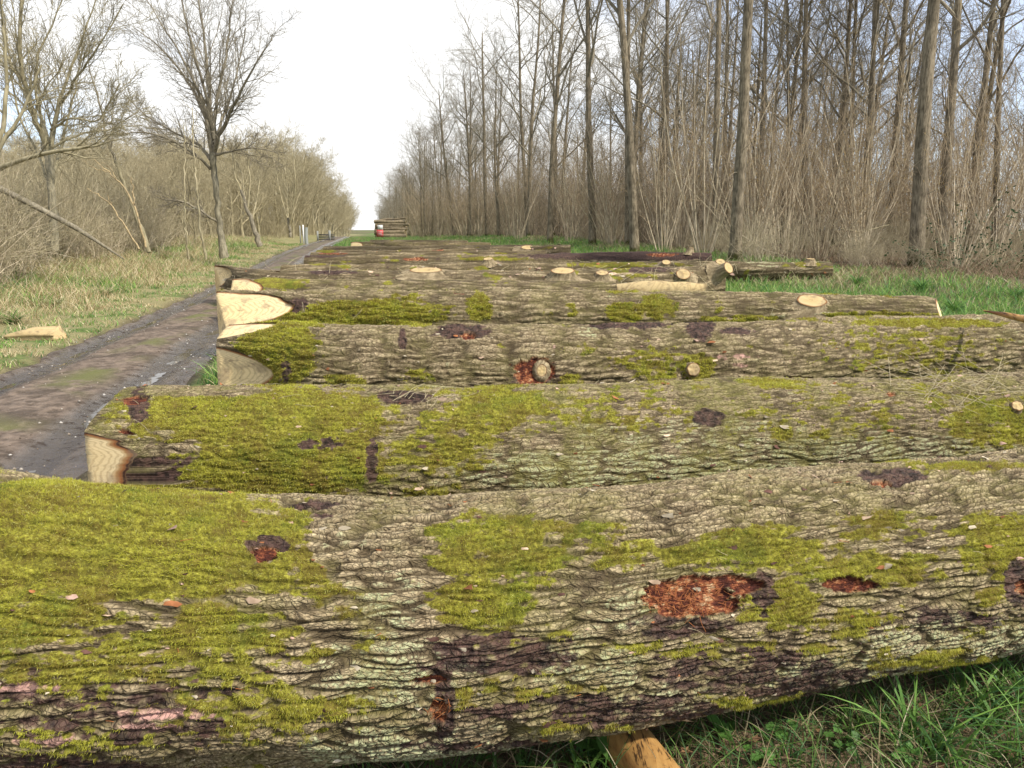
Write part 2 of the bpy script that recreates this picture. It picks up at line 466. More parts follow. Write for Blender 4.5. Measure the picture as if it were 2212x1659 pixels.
cam = bpy.data.cameras.new('camera'); cam.lens = F / 1024 * 36; cam.sensor_width = 36; cam.clip_start = 0.05; cam.clip_end = 3000
co = bpy.data.objects.new('camera', cam); COL.objects.link(co); co.location = (0, 0, CAMH)
co.rotation_euler = (PI / 2 - PITCH, 0, 0); scene.camera = co
scene.view_settings.view_transform = 'Standard'; scene.view_settings.look = 'None'
scene.view_settings.exposure = 0.45; scene.view_settings.gamma = 1.0
scene.render.resolution_x = 1024; scene.render.resolution_y = 768
scene.cycles.max_bounces = 5; scene.cycles.diffuse_bounces = 3; scene.cycles.transparent_max_bounces = 4

# ------------------------------------------------------------------ ground sheet
def axis(segs):
    out = []
    for a, b, st in segs: out.append(np.arange(a, b, st))
    return np.concatenate(out)
gx = axis([(-900, -100, 40), (-100, -30, 2.5), (-30, -10, 0.4), (-10, 9, 0.12), (9, 30, 0.6), (30, 100, 3), (100, 901, 40)])
gy = axis([(-60, -4, 4), (-4, 12, 0.12), (12, 30, 0.3), (30, 70, 0.8), (70, 240, 2.5), (240, 1500, 60)])
GXm, GYm = np.meshgrid(gx, gy)
s_ = GXm - road_c(GYm)
GZm = gz(GXm, GYm) - 0.16 * (1 - sm(ROADW - 0.22, ROADW + 0.10, np.abs(s_) + 0.10 * noise2(GXm * 1.5, GYm * 1.5, 6))) + 0.012 * noise2(GXm * 3, GYm * 3, 9)
nx, ny = len(gx), len(gy)
idx = np.arange(nx * ny).reshape(ny, nx)
Qg = np.stack([idx[:-1, :-1], idx[:-1, 1:], idx[1:, 1:], idx[1:, :-1]], -1).reshape(-1, 4)
verge = sm(0.2, 0.8, -s_ - 0.6) * (1 - sm(7.0, 11, -s_ + 2.0 * noise2(GXm * 0.2, GYm * 0.2, 4)))
greenz = sm(0, 2, s_) * (1 - sm(14, 18, s_ + 1.5 * noise2(GXm * 0.15, GYm * 0.15, 5) - 0.02 * np.clip(GYm, 0, 90)))
greenz = greenz * sm(4.0, 8.0, GYm)
mudz = 1 - sm(ROADW - 0.15, ROADW + 0.2, np.abs(s_ - 0.05) + 0.12 * noise2(GXm * 2, GYm * 2, 6))
zone = np.stack([greenz, verge, mudz], -1).reshape(-1, 3)
me = mesh_np('ground', np.stack([GXm, GYm, GZm], -1).reshape(-1, 3), Qg, attrs={'zone': zone})
tag(obj('ground', me, M_GROUND), kind='structure')

# track
ty = axis([(-8, 16, 0.05), (16, 40, 0.12), (40, 150, 0.5)])
ts = np.linspace(-ROADW - 0.2, ROADW + 0.2, 64)
TS, TY = np.meshgrid(ts, ty)
wob = 0.08 * noise2(TY * 0.35, TY * 0 + 2.5, 4)
TX = road_c(TY) + TS * (1 + 0.06 * noise2(TY * 0.7, TS * 0.3, 8)) + wob
nr = fbm2(TX * 2.2, TY * 1.1, 11, 4)
rut = np.exp(-((TS + 0.85) / 0.2) ** 2) + np.exp(-((TS - 0.68) / 0.24) ** 2)
TZ = gz(TX, TY) - 0.035 - 0.065 * rut + 0.02 * np.exp(-(TS / 0.3) ** 2) + 0.022 * nr + 0.012 * fbm2(TX * 9, TY * 7, 12, 3)
churn = sm(0.95, 1.25, np.abs(TS + 0.1))
TZ += churn * 0.035 * np.abs(fbm2(TX * 7, TY * 6, 14, 3)) - 0.12 * sm(ROADW - 0.12, ROADW + 0.15, np.abs(TS) + 0.12 * noise2(TY * 1.7, TS * 0 + 3.3, 19))
TZ += 0.012 * np.exp(-((TS + 1.08) / 0.09) ** 2) + 0.012 * fbm2(TX * 22, TY * 16, 17, 3) * (0.4 + churn)
wet = np.clip(rut * 1.5 + 0.9 * churn + 0.6 * sm(0.0, 0.5, nr * -1) * rut, 0, 1)
grs = np.exp(-((TS + 0.05) / 0.28) ** 2) * sm(-0.2, 0.3, noise2(TX * 1.2, TY * 0.8, 15)) + 0.0
n1, n2 = TX.shape; idx = np.arange(n1 * n2).reshape(n1, n2)
Qt = np.stack([idx[:-1, :-1], idx[:-1, 1:], idx[1:, 1:], idx[1:, :-1]], -1).reshape(-1, 4)
me = mesh_np('track', np.stack([TX, TY, TZ], -1).reshape(-1, 3), Qt, attrs={'zone': np.stack([grs, wet, wet * 0], -1).reshape(-1, 3)})
tag(obj('track', me, M_TRACK), kind='structure')

WX, WY = np.meshgrid(np.linspace(-1.12, 1.02, 24), axis([(-6, 60, 0.25)]))
WXX = road_c(WY) + WX; WZ = gz(WXX, WY) - 0.098
n1, n2 = WX.shape; idx = np.arange(n1 * n2).reshape(n1, n2)
Qw = np.stack([idx[:-1, :-1], idx[:-1, 1:], idx[1:, 1:], idx[1:, :-1]], -1).reshape(-1, 4)
M_WATER = mat_flat('puddle_water', (0.045, 0.036, 0.03), 0.06, (0.035, 0.028, 0.022), 3)
M_WATER.node_tree.nodes['Principled BSDF'].inputs['Specular IOR Level'].default_value = 0.8
M_WATER.node_tree.nodes['Bump'].inputs['Strength'].default_value = 0.05
tag(obj('puddle_water', mesh_np('puddle_water', np.stack([WXX, WY, WZ], -1).reshape(-1, 3), Qw), M_WATER), kind='structure')
# ------------------------------------------------------------------ logs
LOGS = []
class Log: pass
def solve_center(dx, top, bot, r, g):
    sx, m1 = slope(dx, top)
    th1 = math.atan(m1)
    if bot is not None:
        _, m2 = slope(dx, bot); th2 = math.atan(m2)
        half = (th2 - th1) / 2; mid = (th1 + th2) / 2
        gg = 0.0
        D = (CAMH - g) / (math.sin(half) + math.sin(mid))
        r = D * math.sin(half)
        return sx * D * math.cos(mid), D * math.cos(mid), CAMH - D * math.sin(mid), r
    lo, hi = 1.2, 80.0
    def f(Y):
        zc = gzf(sx * Y, Y) + g + r
        D = math.hypot(Y, CAMH - zc)
        return math.atan2(CAMH - zc, Y) - math.asin(min(0.99, r / D)) - th1
    for k in range(400):
        a = lo + k * 0.2
        if f(a) < 0: break
    lo = a - 0.2; hi = a
    for _ in range(40):
        m = (lo + hi) / 2
        if f(m) < 0: hi = m
        else: lo = m
    Y = hi
    return sx * Y, Y, gzf(sx * Y, Y) + g + r, r

def blob(px, py, lst, seed, nscale=1.0):
    out = np.full(px.shape, -3.0)
    n = fbm2(px / (60 * nscale), py / (22 * nscale), seed, 5) + 0.35 * fbm2(px / (22 * nscale), py / (6 * nscale), seed + 2, 3)
    for (cx, cy, rx, ry, s) in lst:
        d = ((px - cx) / rx) ** 2 + ((py - cy) / ry) ** 2
        out = np.maximum(out, s * np.clip(1.25 - d, -2.5, 1.0))
    return out + 0.75 * n * (out > -2) , n

def make_log(name, label, cols, r=0.38, g=0.05, paints=None, cutL=None, cutR=None, res=None, seed=1, amp=0.012,
             x0=None, x1=None, hair=0, group='felled oak trunks laid side by side', default=(0, 0, 0), bend=0.012,
             barkL=0.24, barkW=0.030, mossg=0.25, film=0.3):
    L = Log(); L.name = name; L.seed = seed
    C = []
    for c in cols:
        dx, top, bot = (c + (None,))[:3] if len(c) < 4 else c[:3]
        rr = c[3] if len(c) > 3 else r
        C.append(solve_center(dx, top, bot, rr, g))
    C = np.array(C)
    L.C = C
    xs, ys, zs, rs = C[:, 0], C[:, 1], C[:, 2], C[:, 3]
    X0 = xs[0] if x0 is None else x0; X1 = xs[-1] if x1 is None else x1
    # smooth interpolation of the axis, with linear extrapolation
    def interp(X, v):
        X = np.asarray(X, float)
        y = np.interp(X, xs, v)
        sl = (v[1] - v[0]) / (xs[1] - xs[0]); sr = (v[-1] - v[-2]) / (xs[-1] - xs[-2])
        y = np.where(X < xs[0], v[0] + sl * (X - xs[0]), y); y = np.where(X > xs[-1], v[-1] + sr * (X - xs[-1]), y)
        return y
    W = np.linspace(-0.35, 0.35, 15) * max(1.0, (xs[-1] - xs[0]) / 8)
    wgt = np.exp(-(np.linspace(-1.8, 1.8, 15)) ** 2); wgt /= wgt.sum()
    def axisf(X):
        X = np.asarray(X, float)
        return [sum(wg * interp(X + d, v) for d, wg in zip(W, wgt)) for v in (ys, zs, rs)]
    L.axis = axisf; L.X0 = X0; L.X1 = X1
    ymid = float(np.mean(ys))
    if res is None: res = max(0.0034, ymid / F * 1.15)
    rm = float(np.mean(rs))
    n_s = int((X1 - X0) / res) + 2
    fine = np.arange(math.radians(-62), math.radians(128), res / rm)
    coarse = np.linspace(math.radians(128), math.radians(298), 26)[:-1]
    phi = np.concatenate([fine, coarse]); nphi = len(phi)
    t = np.linspace(0, 1, n_s)
    def lump(X, ph):
        a = np.cos(ph) * 1.3; b = np.sin(ph) * 1.3
        return 0.045 * noise2(X * 0.8 + a, b + seed, seed) + 0.03 * noise2(X * 1.9 + b, a * 1.2, seed + 3) + 0.018 * noise2(X * 4 + a * 2, b * 2.5, seed + 4)
    def cutfun(fn, yl, zl):
        return fn(yl, zl) if fn else 0.02 * yl
    r0 = float(axisf(np.array([X0]))[2][0]); r1 = float(axisf(np.array([X1]))[2][0])
    sL = X0 + cutfun(cutL, r0 * np.cos(phi) , r0 * np.sin(phi)); sR = X1 - (cutfun(cutR, r1 * np.cos(phi), r1 * np.sin(phi)))
    # non linear t so that the grid stays regular away from the cut ends
    S = np.empty((n_s, nphi)); Xr = X0 + (X1 - X0) * t
    eL = np.exp(-t * (X1 - X0) / 0.45)[:, None]; eR = np.exp(-(1 - t) * (X1 - X0) / 0.45)[:, None]
    S = Xr[:, None] + (sL - X0)[None, :] * eL + (sR - X1)[None, :] * eR
    S = np.maximum.accumulate(S, axis=0)
    PH = np.broadcast_to(phi, S.shape)
    Yc, Zc, Rc = axisf(Xr)
    dY = np.gradient(Yc, Xr); dZ = np.gradient(Zc, Xr)
    Yc = Yc[:, None] + (S - Xr[:, None]) * dY[:, None]; Zc = Zc[:, None] + (S - Xr[:, None]) * dZ[:, None]
    Yc = Yc + bend * noise2(S * 0.5, S * 0 + seed, seed + 8); 
    R = Rc[:, None] * (1 + lump(S, PH))
    arc = PH * rm
    P0 = np.stack([S, Yc - R * np.cos(PH), Zc + R * np.sin(PH)], -1)
    px, py = project(P0)
    # --- bark relief
    sc = max(1.0, res / 0.0075)                 # far logs: a little coarser bark so it does not alias
    s1 = S + 0.03 * noise2(S * 5, arc * 12, seed + 1); a1 = arc + 0.024 * noise2(S * 2.0, arc * 4, seed + 2) + 0.010 * noise2(S * 8, arc * 20, seed + 5)
    f1, f2, cid = vor2(s1 / (barkL * sc) , a1 / (barkW * sc), seed)
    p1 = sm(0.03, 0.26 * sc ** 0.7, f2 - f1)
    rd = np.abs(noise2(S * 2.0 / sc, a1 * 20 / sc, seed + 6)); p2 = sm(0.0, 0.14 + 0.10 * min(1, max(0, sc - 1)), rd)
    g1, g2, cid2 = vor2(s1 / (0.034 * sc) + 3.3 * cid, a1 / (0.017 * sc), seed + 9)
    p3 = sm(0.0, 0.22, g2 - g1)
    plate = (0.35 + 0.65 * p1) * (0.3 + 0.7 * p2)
    grain = fbm2(S * 45, arc * 80, seed + 7, 3) if res < 0.012 else np.zeros_like(S)
    hgt = amp * sc ** 0.5 * (plate + 0.28 * p3 * plate + 0.10 * grain + 0.30 * (cid - 0.5) + 0.16 * (cid2 - 0.5) * plate)
    # --- surface marks
    pt = paints or {}
    def chan(key, sd, lo=0.30, hi=0.62, ns=1.0):
        lst = pt.get(key, [])
        base = np.full(S.shape, -1.0)
        if lst: base, _ = blob(px, py, lst, sd, ns)
        return base, lo, hi
    k = max(0.35, min(1.0, 3.0 / ymid)) 
    gen = fbm2(S * 1.5, arc * 2.4, seed + 21, 3); gen2 = fbm2(S * 1.1, arc * 3.0, seed + 31, 3); fineN = fbm2(S * 22 / sc, arc * 30 / sc, seed + 41, 3)
    up = np.sin(PH); midN = fbm2(S * 7 / sc, a1 * 20 / sc, seed + 42, 3)
    b, lo, hi = chan('moss', seed + 50, ns=k); moss = sm(0.10, 0.80, np.maximum(b, (gen - 0.30 + mossg * 0.5) * 1.9) + 0.40 * fineN + 0.55 * midN - 0.22 * (cid - 0.5))
    b, lo, hi = chan('lichen', seed + 60, ns=k); lich = sm(0.25, 0.6, np.maximum(b, (gen2 - 0.32) * 2.0 + default[1]) + 0.5 * fineN + 0.5 * midN + 0.3 * (cid2 - .5))
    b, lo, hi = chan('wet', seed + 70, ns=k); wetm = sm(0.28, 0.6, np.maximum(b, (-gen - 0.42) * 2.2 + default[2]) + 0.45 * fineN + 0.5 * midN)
    b, lo, hi = chan('wound', seed + 80, ns=k * 0.6); wound = sm(0.35, 0.48, b + 0.25 * fineN + 0.6 * midN)
    b, lo, hi = chan('pink', seed + 90, ns=k); pink = sm(0.3, 0.6, b + 0.4 * fineN)
    b, lo, hi = chan('bare', seed + 95, ns=k * 2); bare = sm(0.1, 0.6, b + 0.3 * fineN)
    moss = moss * (1 - wound) * (1 - 0.8 * bare) * (1 - 0.7 * sm(0.3, 0.9, wetm))
    fluff = 0.5 + 0.5 * fbm2(S * 38, arc * 38, seed + 44, 3)
    fl2 = fbm2(S * 9 / sc, arc * 26 / sc, seed + 48, 3)
    hgt = hgt * (1 - 0.18 * moss) + moss * (0.002 + 0.005 * fluff + 0.007 * fl2) * sc ** 0.5
    if name == 'charred':
        pass
    rim = sm(0.05, 0.5, wound) * (1 - sm(0.5, 0.95, wound))
    hgt = hgt * (1 - wound) + wound * (amp * -0.35 + 0.25 * amp * fbm2(S * 14, arc * 60, seed + 45, 3)) + rim * amp * 0.25
    for (cx, cy, rx, ry, dep) in pt.get('dent', []):
        hgt = hgt + dep * np.exp(-(((px - cx) / rx) ** 2 + ((py - cy) / ry) ** 2))
    fadeE = 1.0
    endf = np.maximum(np.exp(-np.maximum(S - S[0:1], 0) / 0.10) if cutL else 0 * S, np.exp(-np.maximum(S[-1:] - S, 0) / 0.10) if cutR else 0 * S)
    hgt = hgt * (1 - 0.88 * endf) + 0.006 * endf
    P = np.stack([S, Yc - (R + hgt) * np.cos(PH), Zc + (R + hgt) * np.sin(PH)], -1)
    for e, base_, sg, fn in ((0, X0, 1, cutL), (-1, X1, -1, cutR)):
        o_ = cutfun(fn, Yc[e].mean() - P[e, :, 1], P[e, :, 2] - Zc[e].mean())
        dxe = base_ + sg * o_ - P[e, :, 0]
        fall = np.exp(-np.arange(n_s) * res / 0.30); fall = fall if e == 0 else fall[::-1]
        P[..., 0] += fall[:, None] * dxe[None, :]
        if e == 0: P[..., 0] = np.maximum(P[..., 0], P[0:1, :, 0])
        else: P[..., 0] = np.minimum(P[..., 0], P[-1:, :, 0])
    L.P = P; L.moss = moss; L.phi = phi
    zb = float(np.min(Zc - R)); 
    org = np.array([float((X0 + X1) / 2), float(np.interp((X0 + X1) / 2, Xr, Yc[:, 0])), float(zb)])
    root = empty(name, tuple(org), label, 'log', group)
    idx = np.arange(n_s * nphi).reshape(n_s, nphi)
    a_ = idx[:-1]; b_ = idx[1:]
    Q = np.stack([a_, np.roll(a_, -1, 1), np.roll(b_, -1, 1), b_], -1).reshape(-1, 4)
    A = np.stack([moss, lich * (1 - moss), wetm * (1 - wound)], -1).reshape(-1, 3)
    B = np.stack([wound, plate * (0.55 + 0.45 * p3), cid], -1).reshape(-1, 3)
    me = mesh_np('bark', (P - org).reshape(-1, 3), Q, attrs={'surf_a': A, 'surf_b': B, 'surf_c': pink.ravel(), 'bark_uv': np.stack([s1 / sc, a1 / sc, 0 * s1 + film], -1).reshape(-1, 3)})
    bark = obj('bark', me, M_LOG, root)
    # cut faces
    for side, fn, ring, rr in ((0, cutL, P[0], r0), (1, cutR, P[-1], r1)):
        nr_ = 34
        cy = (ring[:, 1].max() + ring[:, 1].min()) / 2; cz = (ring[:, 2].max() + ring[:, 2].min()) / 2
        rho = np.concatenate([np.linspace(1, 0.86, 10), np.linspace(0.84, 0.02, nr_ - 10)])
        yl = (Yc[0 if side == 0 else -1].mean() - ring[:, 1]); zl = ring[:, 2] - Zc[0 if side == 0 else -1].mean()
        yy = rho[:, None] * yl; zz = rho[:, None] * zl
        base = X0 if side == 0 else X1
        off = cutfun(fn, yy, zz); sgn = 1 if side == 0 else -1
        xx = base + sgn * (off + 0.004 * noise2(yy * 60, zz * 60, 5) * (rho[:, None] < 0.98))
        # keep the rim exactly on the bark ring and fade the difference inwards
        xx = xx + (ring[:, 0] - xx[0])[None, :] * np.clip((rho[:, None] - 0.80) / 0.20, 0, 1)
        yc = Yc[0 if side == 0 else -1].mean(); zc = Zc[0 if side == 0 else -1].mean()
        V = np.stack([xx, yc - yy, zc + zz], -1)
        i2 = np.arange(nr_ * nphi).reshape(nr_, nphi)
        a2 = i2[:-1]; b2 = i2[1:]
        Q2 = np.stack([a2, b2, np.roll(b2, -1, 1), np.roll(a2, -1, 1)], -1).reshape(-1, 4)
        if side: Q2 = Q2[:, ::-1]
        seg = np.linalg.norm(np.diff(V, axis=0), axis=2); d3 = np.concatenate([np.zeros((1, nphi)), np.cumsum(seg, 0)])
        ringv = np.where(d3 < 0.07, 1 - d3 / 0.07 * 0.18, 0.82 * np.clip(1 - (d3 - 0.07) / (d3[-1:] - 0.07), 0, 1))
        me = mesh_np('cut_face', (V - org).reshape(-1, 3), Q2, attrs={'ring': ringv.ravel()}, smooth=False)
        obj('cut_face', me, M_CUT, root)
    # moss tufts
    if hair:
        rg = np.random.RandomState(seed)
        wv = (moss * (0.3 + 0.7 * plate))[:, :len(fine)] ** 2.0; wv = np.where(wv > 0.12, wv, 0)
        cdf = np.cumsum(wv.ravel()); pick = np.searchsorted(cdf, rg.rand(hair) * cdf[-1])
        ii = pick // len(fine); jj = pick % len(fine)
        ii = np.clip(ii, 1, n_s - 2); jj = np.clip(jj, 1, len(fine) - 2)
        p = P[ii, jj]; du = P[ii + 1, jj] - P[ii - 1, jj]; dv = P[ii, jj + 1] - P[ii, jj - 1]
        p = p + du * (rg.rand(hair, 1) - 0.5) * 0.5 + dv * (rg.rand(hair, 1) - 0.5) * 0.5
        nn = np.stack([0 * phi[jj], -np.cos(phi[jj]), np.sin(phi[jj])], -1)
        d = nn * (0.35 + 0.5 * rg.rand(hair, 1)) + rg.randn(hair, 3) * 0.45 + np.array([0, 0, -0.35])
        d /= np.linalg.norm(d, axis=1, keepdims=True)
        Lh = (0.004 + 0.008 * rg.rand(hair, 1)) * max(1.0, res / 0.005)
        wd = np.cross(d, rg.randn(hair, 3)); wd /= np.linalg.norm(wd, axis=1, keepdims=True) + 1e-9
        wd *= 0.00085 * max(1.0, res / 0.0036)
        V = np.empty((hair, 3, 3)); V[:, 0] = p - wd - nn * 0.002; V[:, 1] = p + wd - nn * 0.002; V[:, 2] = p + d * Lh
        patch = 0.55 + 1.3 * fbm2(S[ii, jj] * 3, arc[ii, jj] * 7, seed + 77, 4)
        q = np.clip(patch + 0.35 * rg.randn(hair), 0, 1)[:, None]
        c = (1 - q) * np.array([0.28, 0.21, 0.045]) + q * np.array([0.52, 0.52, 0.06])
        c = np.where(rg.rand(hair, 1) < 0.12, np.array([[0.62, 0.60, 0.20]]), c)
        T = np.arange(hair * 3).reshape(-1, 3)
        me = mesh_np('moss', (V - org).reshape(-1, 3), None, T, attrs={'tint': np.repeat(c, 3, axis=0)}, smooth=False)
        mo = obj('moss', me, M_MOSS, root); mo['kind'] = 'stuff'
    L.root = root; L.org = org; L.Xr = Xr; L.Yl = Yc[:, 0]; L.Zl = Zc[:, 0]; L.Rl = Rc
    LOGS.append(L)
    return L

def log_hit(L, dx, dy):
    sx, sdn = slope(dx, dy)
    Y = float(L.Yl.mean())
    for _ in range(12):
        X = sx * Y
        yc = np.interp(X, L.Xr, L.Yl); zc = np.interp(X, L.Xr, L.Zl); r = np.interp(X, L.Xr, L.Rl)
        # |(Y-yc, CAMH - sdn*Y - zc)| = r
        a = 1 + sdn ** 2; h = CAMH - zc; b = -2 * (yc + sdn * h); c = yc ** 2 + h * h - r * r
        disc = b * b - 4 * a * c
        if disc < 0: Y = -b / (2 * a)
        else: Y = (-b - math.sqrt(disc)) / (2 * a)
    X = sx * Y; Z = CAMH - sdn * Y
    n = np.array([0, Y - yc, Z - zc]); n /= np.linalg.norm(n)
    return np.array([X, Y, Z]), n

def stub(L, dx, dy, r, length, tilt=(0, 0, 0), ell=1.0, name='branch_stub', seed=0):
    p, n = log_hit(L, dx, dy)
    d = n + np.array(tilt); d /= np.linalg.norm(d)
    a = np.cross(d, [0, 0, 1.0]); 
    if np.linalg.norm(a) < 0.2: a = np.cross(d, [0, 1.0, 0])
    a /= np.linalg.norm(a); b = np.cross(d, a)
    ns = 40; ang = np.arange(ns) * 2 * PI / ns
    if abs(a[0]) < abs(b[0]): a, b = b, -a
    rings = []
    for k, (h, q) in enumerate([(-0.07, 2.3), (-0.015, 1.6), (0.35 * length, 1.18), (0.8 * length, 1.03), (length, 1.0)]):
        rr = r * q * (1 + 0.05 * noise2(np.cos(ang) * 2 + k * .3 + seed, np.sin(ang) * 2, 3) + (0.09 * noise2(ang * 5, ang * 0 + k, seed + 4) if k < 4 else 0))
        rings.append(p + d * h + a * (rr * np.cos(ang) * ell)[:, None] + b * (rr * np.sin(ang))[:, None])
    V = np.array(rings); nr_ = len(V)
    idx = np.arange(nr_ * ns).reshape(nr_, ns); a_ = idx[:-1]; b_ = idx[1:]
    Q = np.stack([a_, b_, np.roll(b_, -1, 1), np.roll(a_, -1, 1)], -1).reshape(-1, 4)
    N = nr_ * ns
    rg = np.random.RandomState(seed)
    pl = 0.35 + 0.6 * rg.rand(N)
    me = mesh_np('branch_stub', (V - L.org).reshape(-1, 3), Q, attrs={'surf_a': np.zeros((N, 3)), 'surf_b': np.stack([np.zeros(N), pl, pl], -1), 'surf_c': np.zeros(N)})
    s = obj(name, me, M_LOG, L.root)
    rho = np.linspace(1.0, 0.03, 8); top = V[-1]; cc = top.mean(0)
    VV = np.array([cc + (top - cc) * q for q in rho]); VV[1:] += d * 0.002; VV[1:] += d * (0.006 * noise2(np.cos(ang) * 2 * rho[1:, None], np.sin(ang) * 2 * rho[1:, None] + seed, 6))[:, :, None]
    i2 = np.arange(8 * ns).reshape(8, ns); a2 = i2[:-1]; b2 = i2[1:]
    Q2 = np.stack([a2, b2, np.roll(b2, -1, 1), np.roll(a2, -1, 1)], -1).reshape(-1, 4)
    me = mesh_np('cut_end', (VV - L.org).reshape(-1, 3), Q2, attrs={'ring': np.repeat(rho * 0.95, ns)}, smooth=False)
    obj('cut_end', me, M_CUTW, s)
    return s

def notch(*planes, skew=0.0):
    """planes: (phi0 degrees, threshold in metres from the axis, slope)"""
    def f(yl, zl):
        o = skew * zl
        for ph, th, k in planes:
            a = math.radians(ph)
            o = np.maximum(o, k * (yl * math.cos(a) + zl * math.sin(a) - th))
        return o
    return f

# nearest log
P1 = {
 'moss': [(180, 1170, 520, 150, 1.25), (420, 1180, 260, 90, 1.1), (0, 1310, 300, 110, .95), (640, 1235, 130, 60, .7), (150, 1430, 330, 90, .62), (450, 1400, 260, 90, .66),
          (560, 1530, 240, 70, .66), (150, 1600, 240, 60, .5), (1080, 1160, 160, 50, .85), (1080, 1215, 170, 60, .95), (1040, 1300, 130, 70, 1.0), (1280, 1170, 90, 40, .6), (1340, 1200, 90, 40, .6),
          (1640, 1190, 170, 55, .9), (1900, 1135, 110, 45, .62), (1850, 1230, 230, 45, .8), (1690, 1300, 110, 60, .95), (1800, 1340, 180, 40, .6), (2150, 1180, 120, 80, .9), (1540, 1200, 130, 36, .8),
          (1600, 1400, 300, 30, .5), (1700, 1500, 200, 30, .5), (2000, 1420, 150, 40, .5), (1560, 1080, 36, 14, .9), (1100, 1480, 220, 60, .45), (1250, 1550, 150, 30, .5), (800, 1380, 60, 30, .5)],
 'lichen': [(830, 1600, 190, 50, 1.0), (850, 1450, 200, 90, .8), (830, 1300, 120, 60, .6), (1250, 1430, 150, 60, .7), (1850, 1450, 260, 50, .85), (2060, 1370, 250, 60, .8), (1350, 1310, 80, 60, .5), (1020, 1610, 300, 25, .8), (1500, 1500, 200, 40, .5)],
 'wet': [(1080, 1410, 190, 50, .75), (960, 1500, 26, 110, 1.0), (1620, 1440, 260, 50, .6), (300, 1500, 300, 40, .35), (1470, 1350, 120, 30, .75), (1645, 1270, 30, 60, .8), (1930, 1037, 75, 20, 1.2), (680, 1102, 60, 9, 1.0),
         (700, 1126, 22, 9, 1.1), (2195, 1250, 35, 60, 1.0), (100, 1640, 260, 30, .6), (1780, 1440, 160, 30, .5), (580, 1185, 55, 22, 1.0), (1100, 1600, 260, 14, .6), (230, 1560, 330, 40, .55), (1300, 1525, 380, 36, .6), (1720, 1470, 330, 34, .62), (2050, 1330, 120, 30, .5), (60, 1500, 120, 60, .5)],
 'wound': [(570, 1203, 36, 20, 1.0), (1490, 1292, 115, 44, 1.2), (1590, 1262, 60, 22, .9), (1830, 1262, 62, 17, 1.1), (950, 1532, 24, 34, .9), (930, 1466, 42, 10, .9), (1905, 1052, 30, 8, .8), (2205, 1268, 18, 18, .9)],
 'pink': [(360, 1535, 110, 14, 1.0), (330, 1560, 70, 8, .9), (60, 1480, 90, 12, .8), (490, 1372, 25, 7, 1.0), (100, 1590, 100, 14, .5)],
 'bare': [(1500, 1060, 900, 55, 1.0), (800, 1200, 110, 90, .9), (860, 1320, 80, 60, .8)],
}
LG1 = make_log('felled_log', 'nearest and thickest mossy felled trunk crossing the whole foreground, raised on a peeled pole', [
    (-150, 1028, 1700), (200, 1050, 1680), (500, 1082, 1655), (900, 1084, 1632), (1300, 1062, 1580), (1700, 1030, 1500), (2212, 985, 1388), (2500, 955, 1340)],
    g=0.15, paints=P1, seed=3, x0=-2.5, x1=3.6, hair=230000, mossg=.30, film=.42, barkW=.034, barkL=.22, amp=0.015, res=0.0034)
P2 = {
 'moss': [(560, 900, 330, 70, 1.2), (620, 1000, 240, 90, 1.2), (1080, 880, 110, 50, 1.0), (950, 980, 130, 50, .7), (1250, 890, 300, 50, .45), (1690, 935, 30, 20, .9), (2150, 910, 130, 60, .85), (330, 920, 110, 40, .6), (1800, 900, 250, 60, .35), (1000, 930, 120, 60, .8)],
 'lichen': [(1350, 1020, 420, 50, 1.1), (1900, 980, 350, 50, .8), (1500, 940, 300, 40, .5)],
 'wet': [(805, 1000, 15, 60, .9), (870, 862, 60, 16, 1.2), (1530, 905, 36, 22, 1.2), (300, 885, 30, 45, .9), (690, 960, 60, 16, .7), (420, 1040, 20, 60, .8), (330, 1000, 100, 14, .8)],
 'wound': [(290, 868, 36, 9, 1.0), (2170, 986, 50, 9, 1.1), (1925, 855, 13, 6, 1.1), (270, 935, 18, 6, .8)],
 'bare': [(430, 850, 200, 14, .9)],
}
LG2 = make_log('felled_log', 'mossy felled trunk directly behind the nearest one, broad pale cut on its left end', [
    (217, 845, None, .43), (640, 833, None, .44), (1100, 836, None, .43), (1600, 826, None, .41), (2212, 812, None, .39), (2400, 808, None, .38)],
    g=0.08, paints=P2, seed=11, x1=5.2, hair=90000, mossg=.40, film=.7, cutL=notch((2, .338, 7.0), (0, .0, .2), skew=0.22), amp=0.013)
P3 = {
 'moss': [(600, 760, 95, 75, 1.3), (540, 830, 80, 20, 1.0), (740, 822, 50, 18, .8), (1505, 790, 45, 32, 1.1), (1400, 785, 90, 40, .55), (1235, 822, 36, 18, .9), (1950, 740, 230, 30, .45), (2000, 702, 180, 10, 1.0), (1950, 780, 200, 30, .4), (640, 708, 60, 10, 1.0), (900, 810, 40, 16, .5)],
 'wet': [(1000, 722, 70, 16, 1.2), (1510, 712, 34, 30, 1.2), (1350, 708, 100, 8, 1.0), (612, 800, 16, 30, .7), (870, 740, 10, 22, 1.0), (1590, 720, 40, 8, 1.0), (1155, 812, 56, 34, .7)],
 'wound': [(1155, 803, 46, 30, 1.3), (1715, 819, 42, 6, 1.2), (1010, 730, 20, 9, .9)],
 'pink': [(1590, 772, 48, 7, .6), (1600, 790, 30, 4, .6)],
 'dent': [(1150, 806, 30, 20, -0.03)],
}
LG3 = make_log('felled_log', 'long felled trunk with a torn orange knot hole and two pale notches at left', [
    (483, 697, None, .41), (700, 706, None, .41), (1100, 711, None, .41), (1600, 702, None, .40), (1900, 690, None, .39), (2212, 684, None, .38), (2400, 682, None, .36)],
    g=0.06, paints=P3, seed=19, x1=10.0, hair=40000, cutL=notch((80, .33, 5.0), (4, .315, 3.4), (0, 0, .2)), amp=0.021)
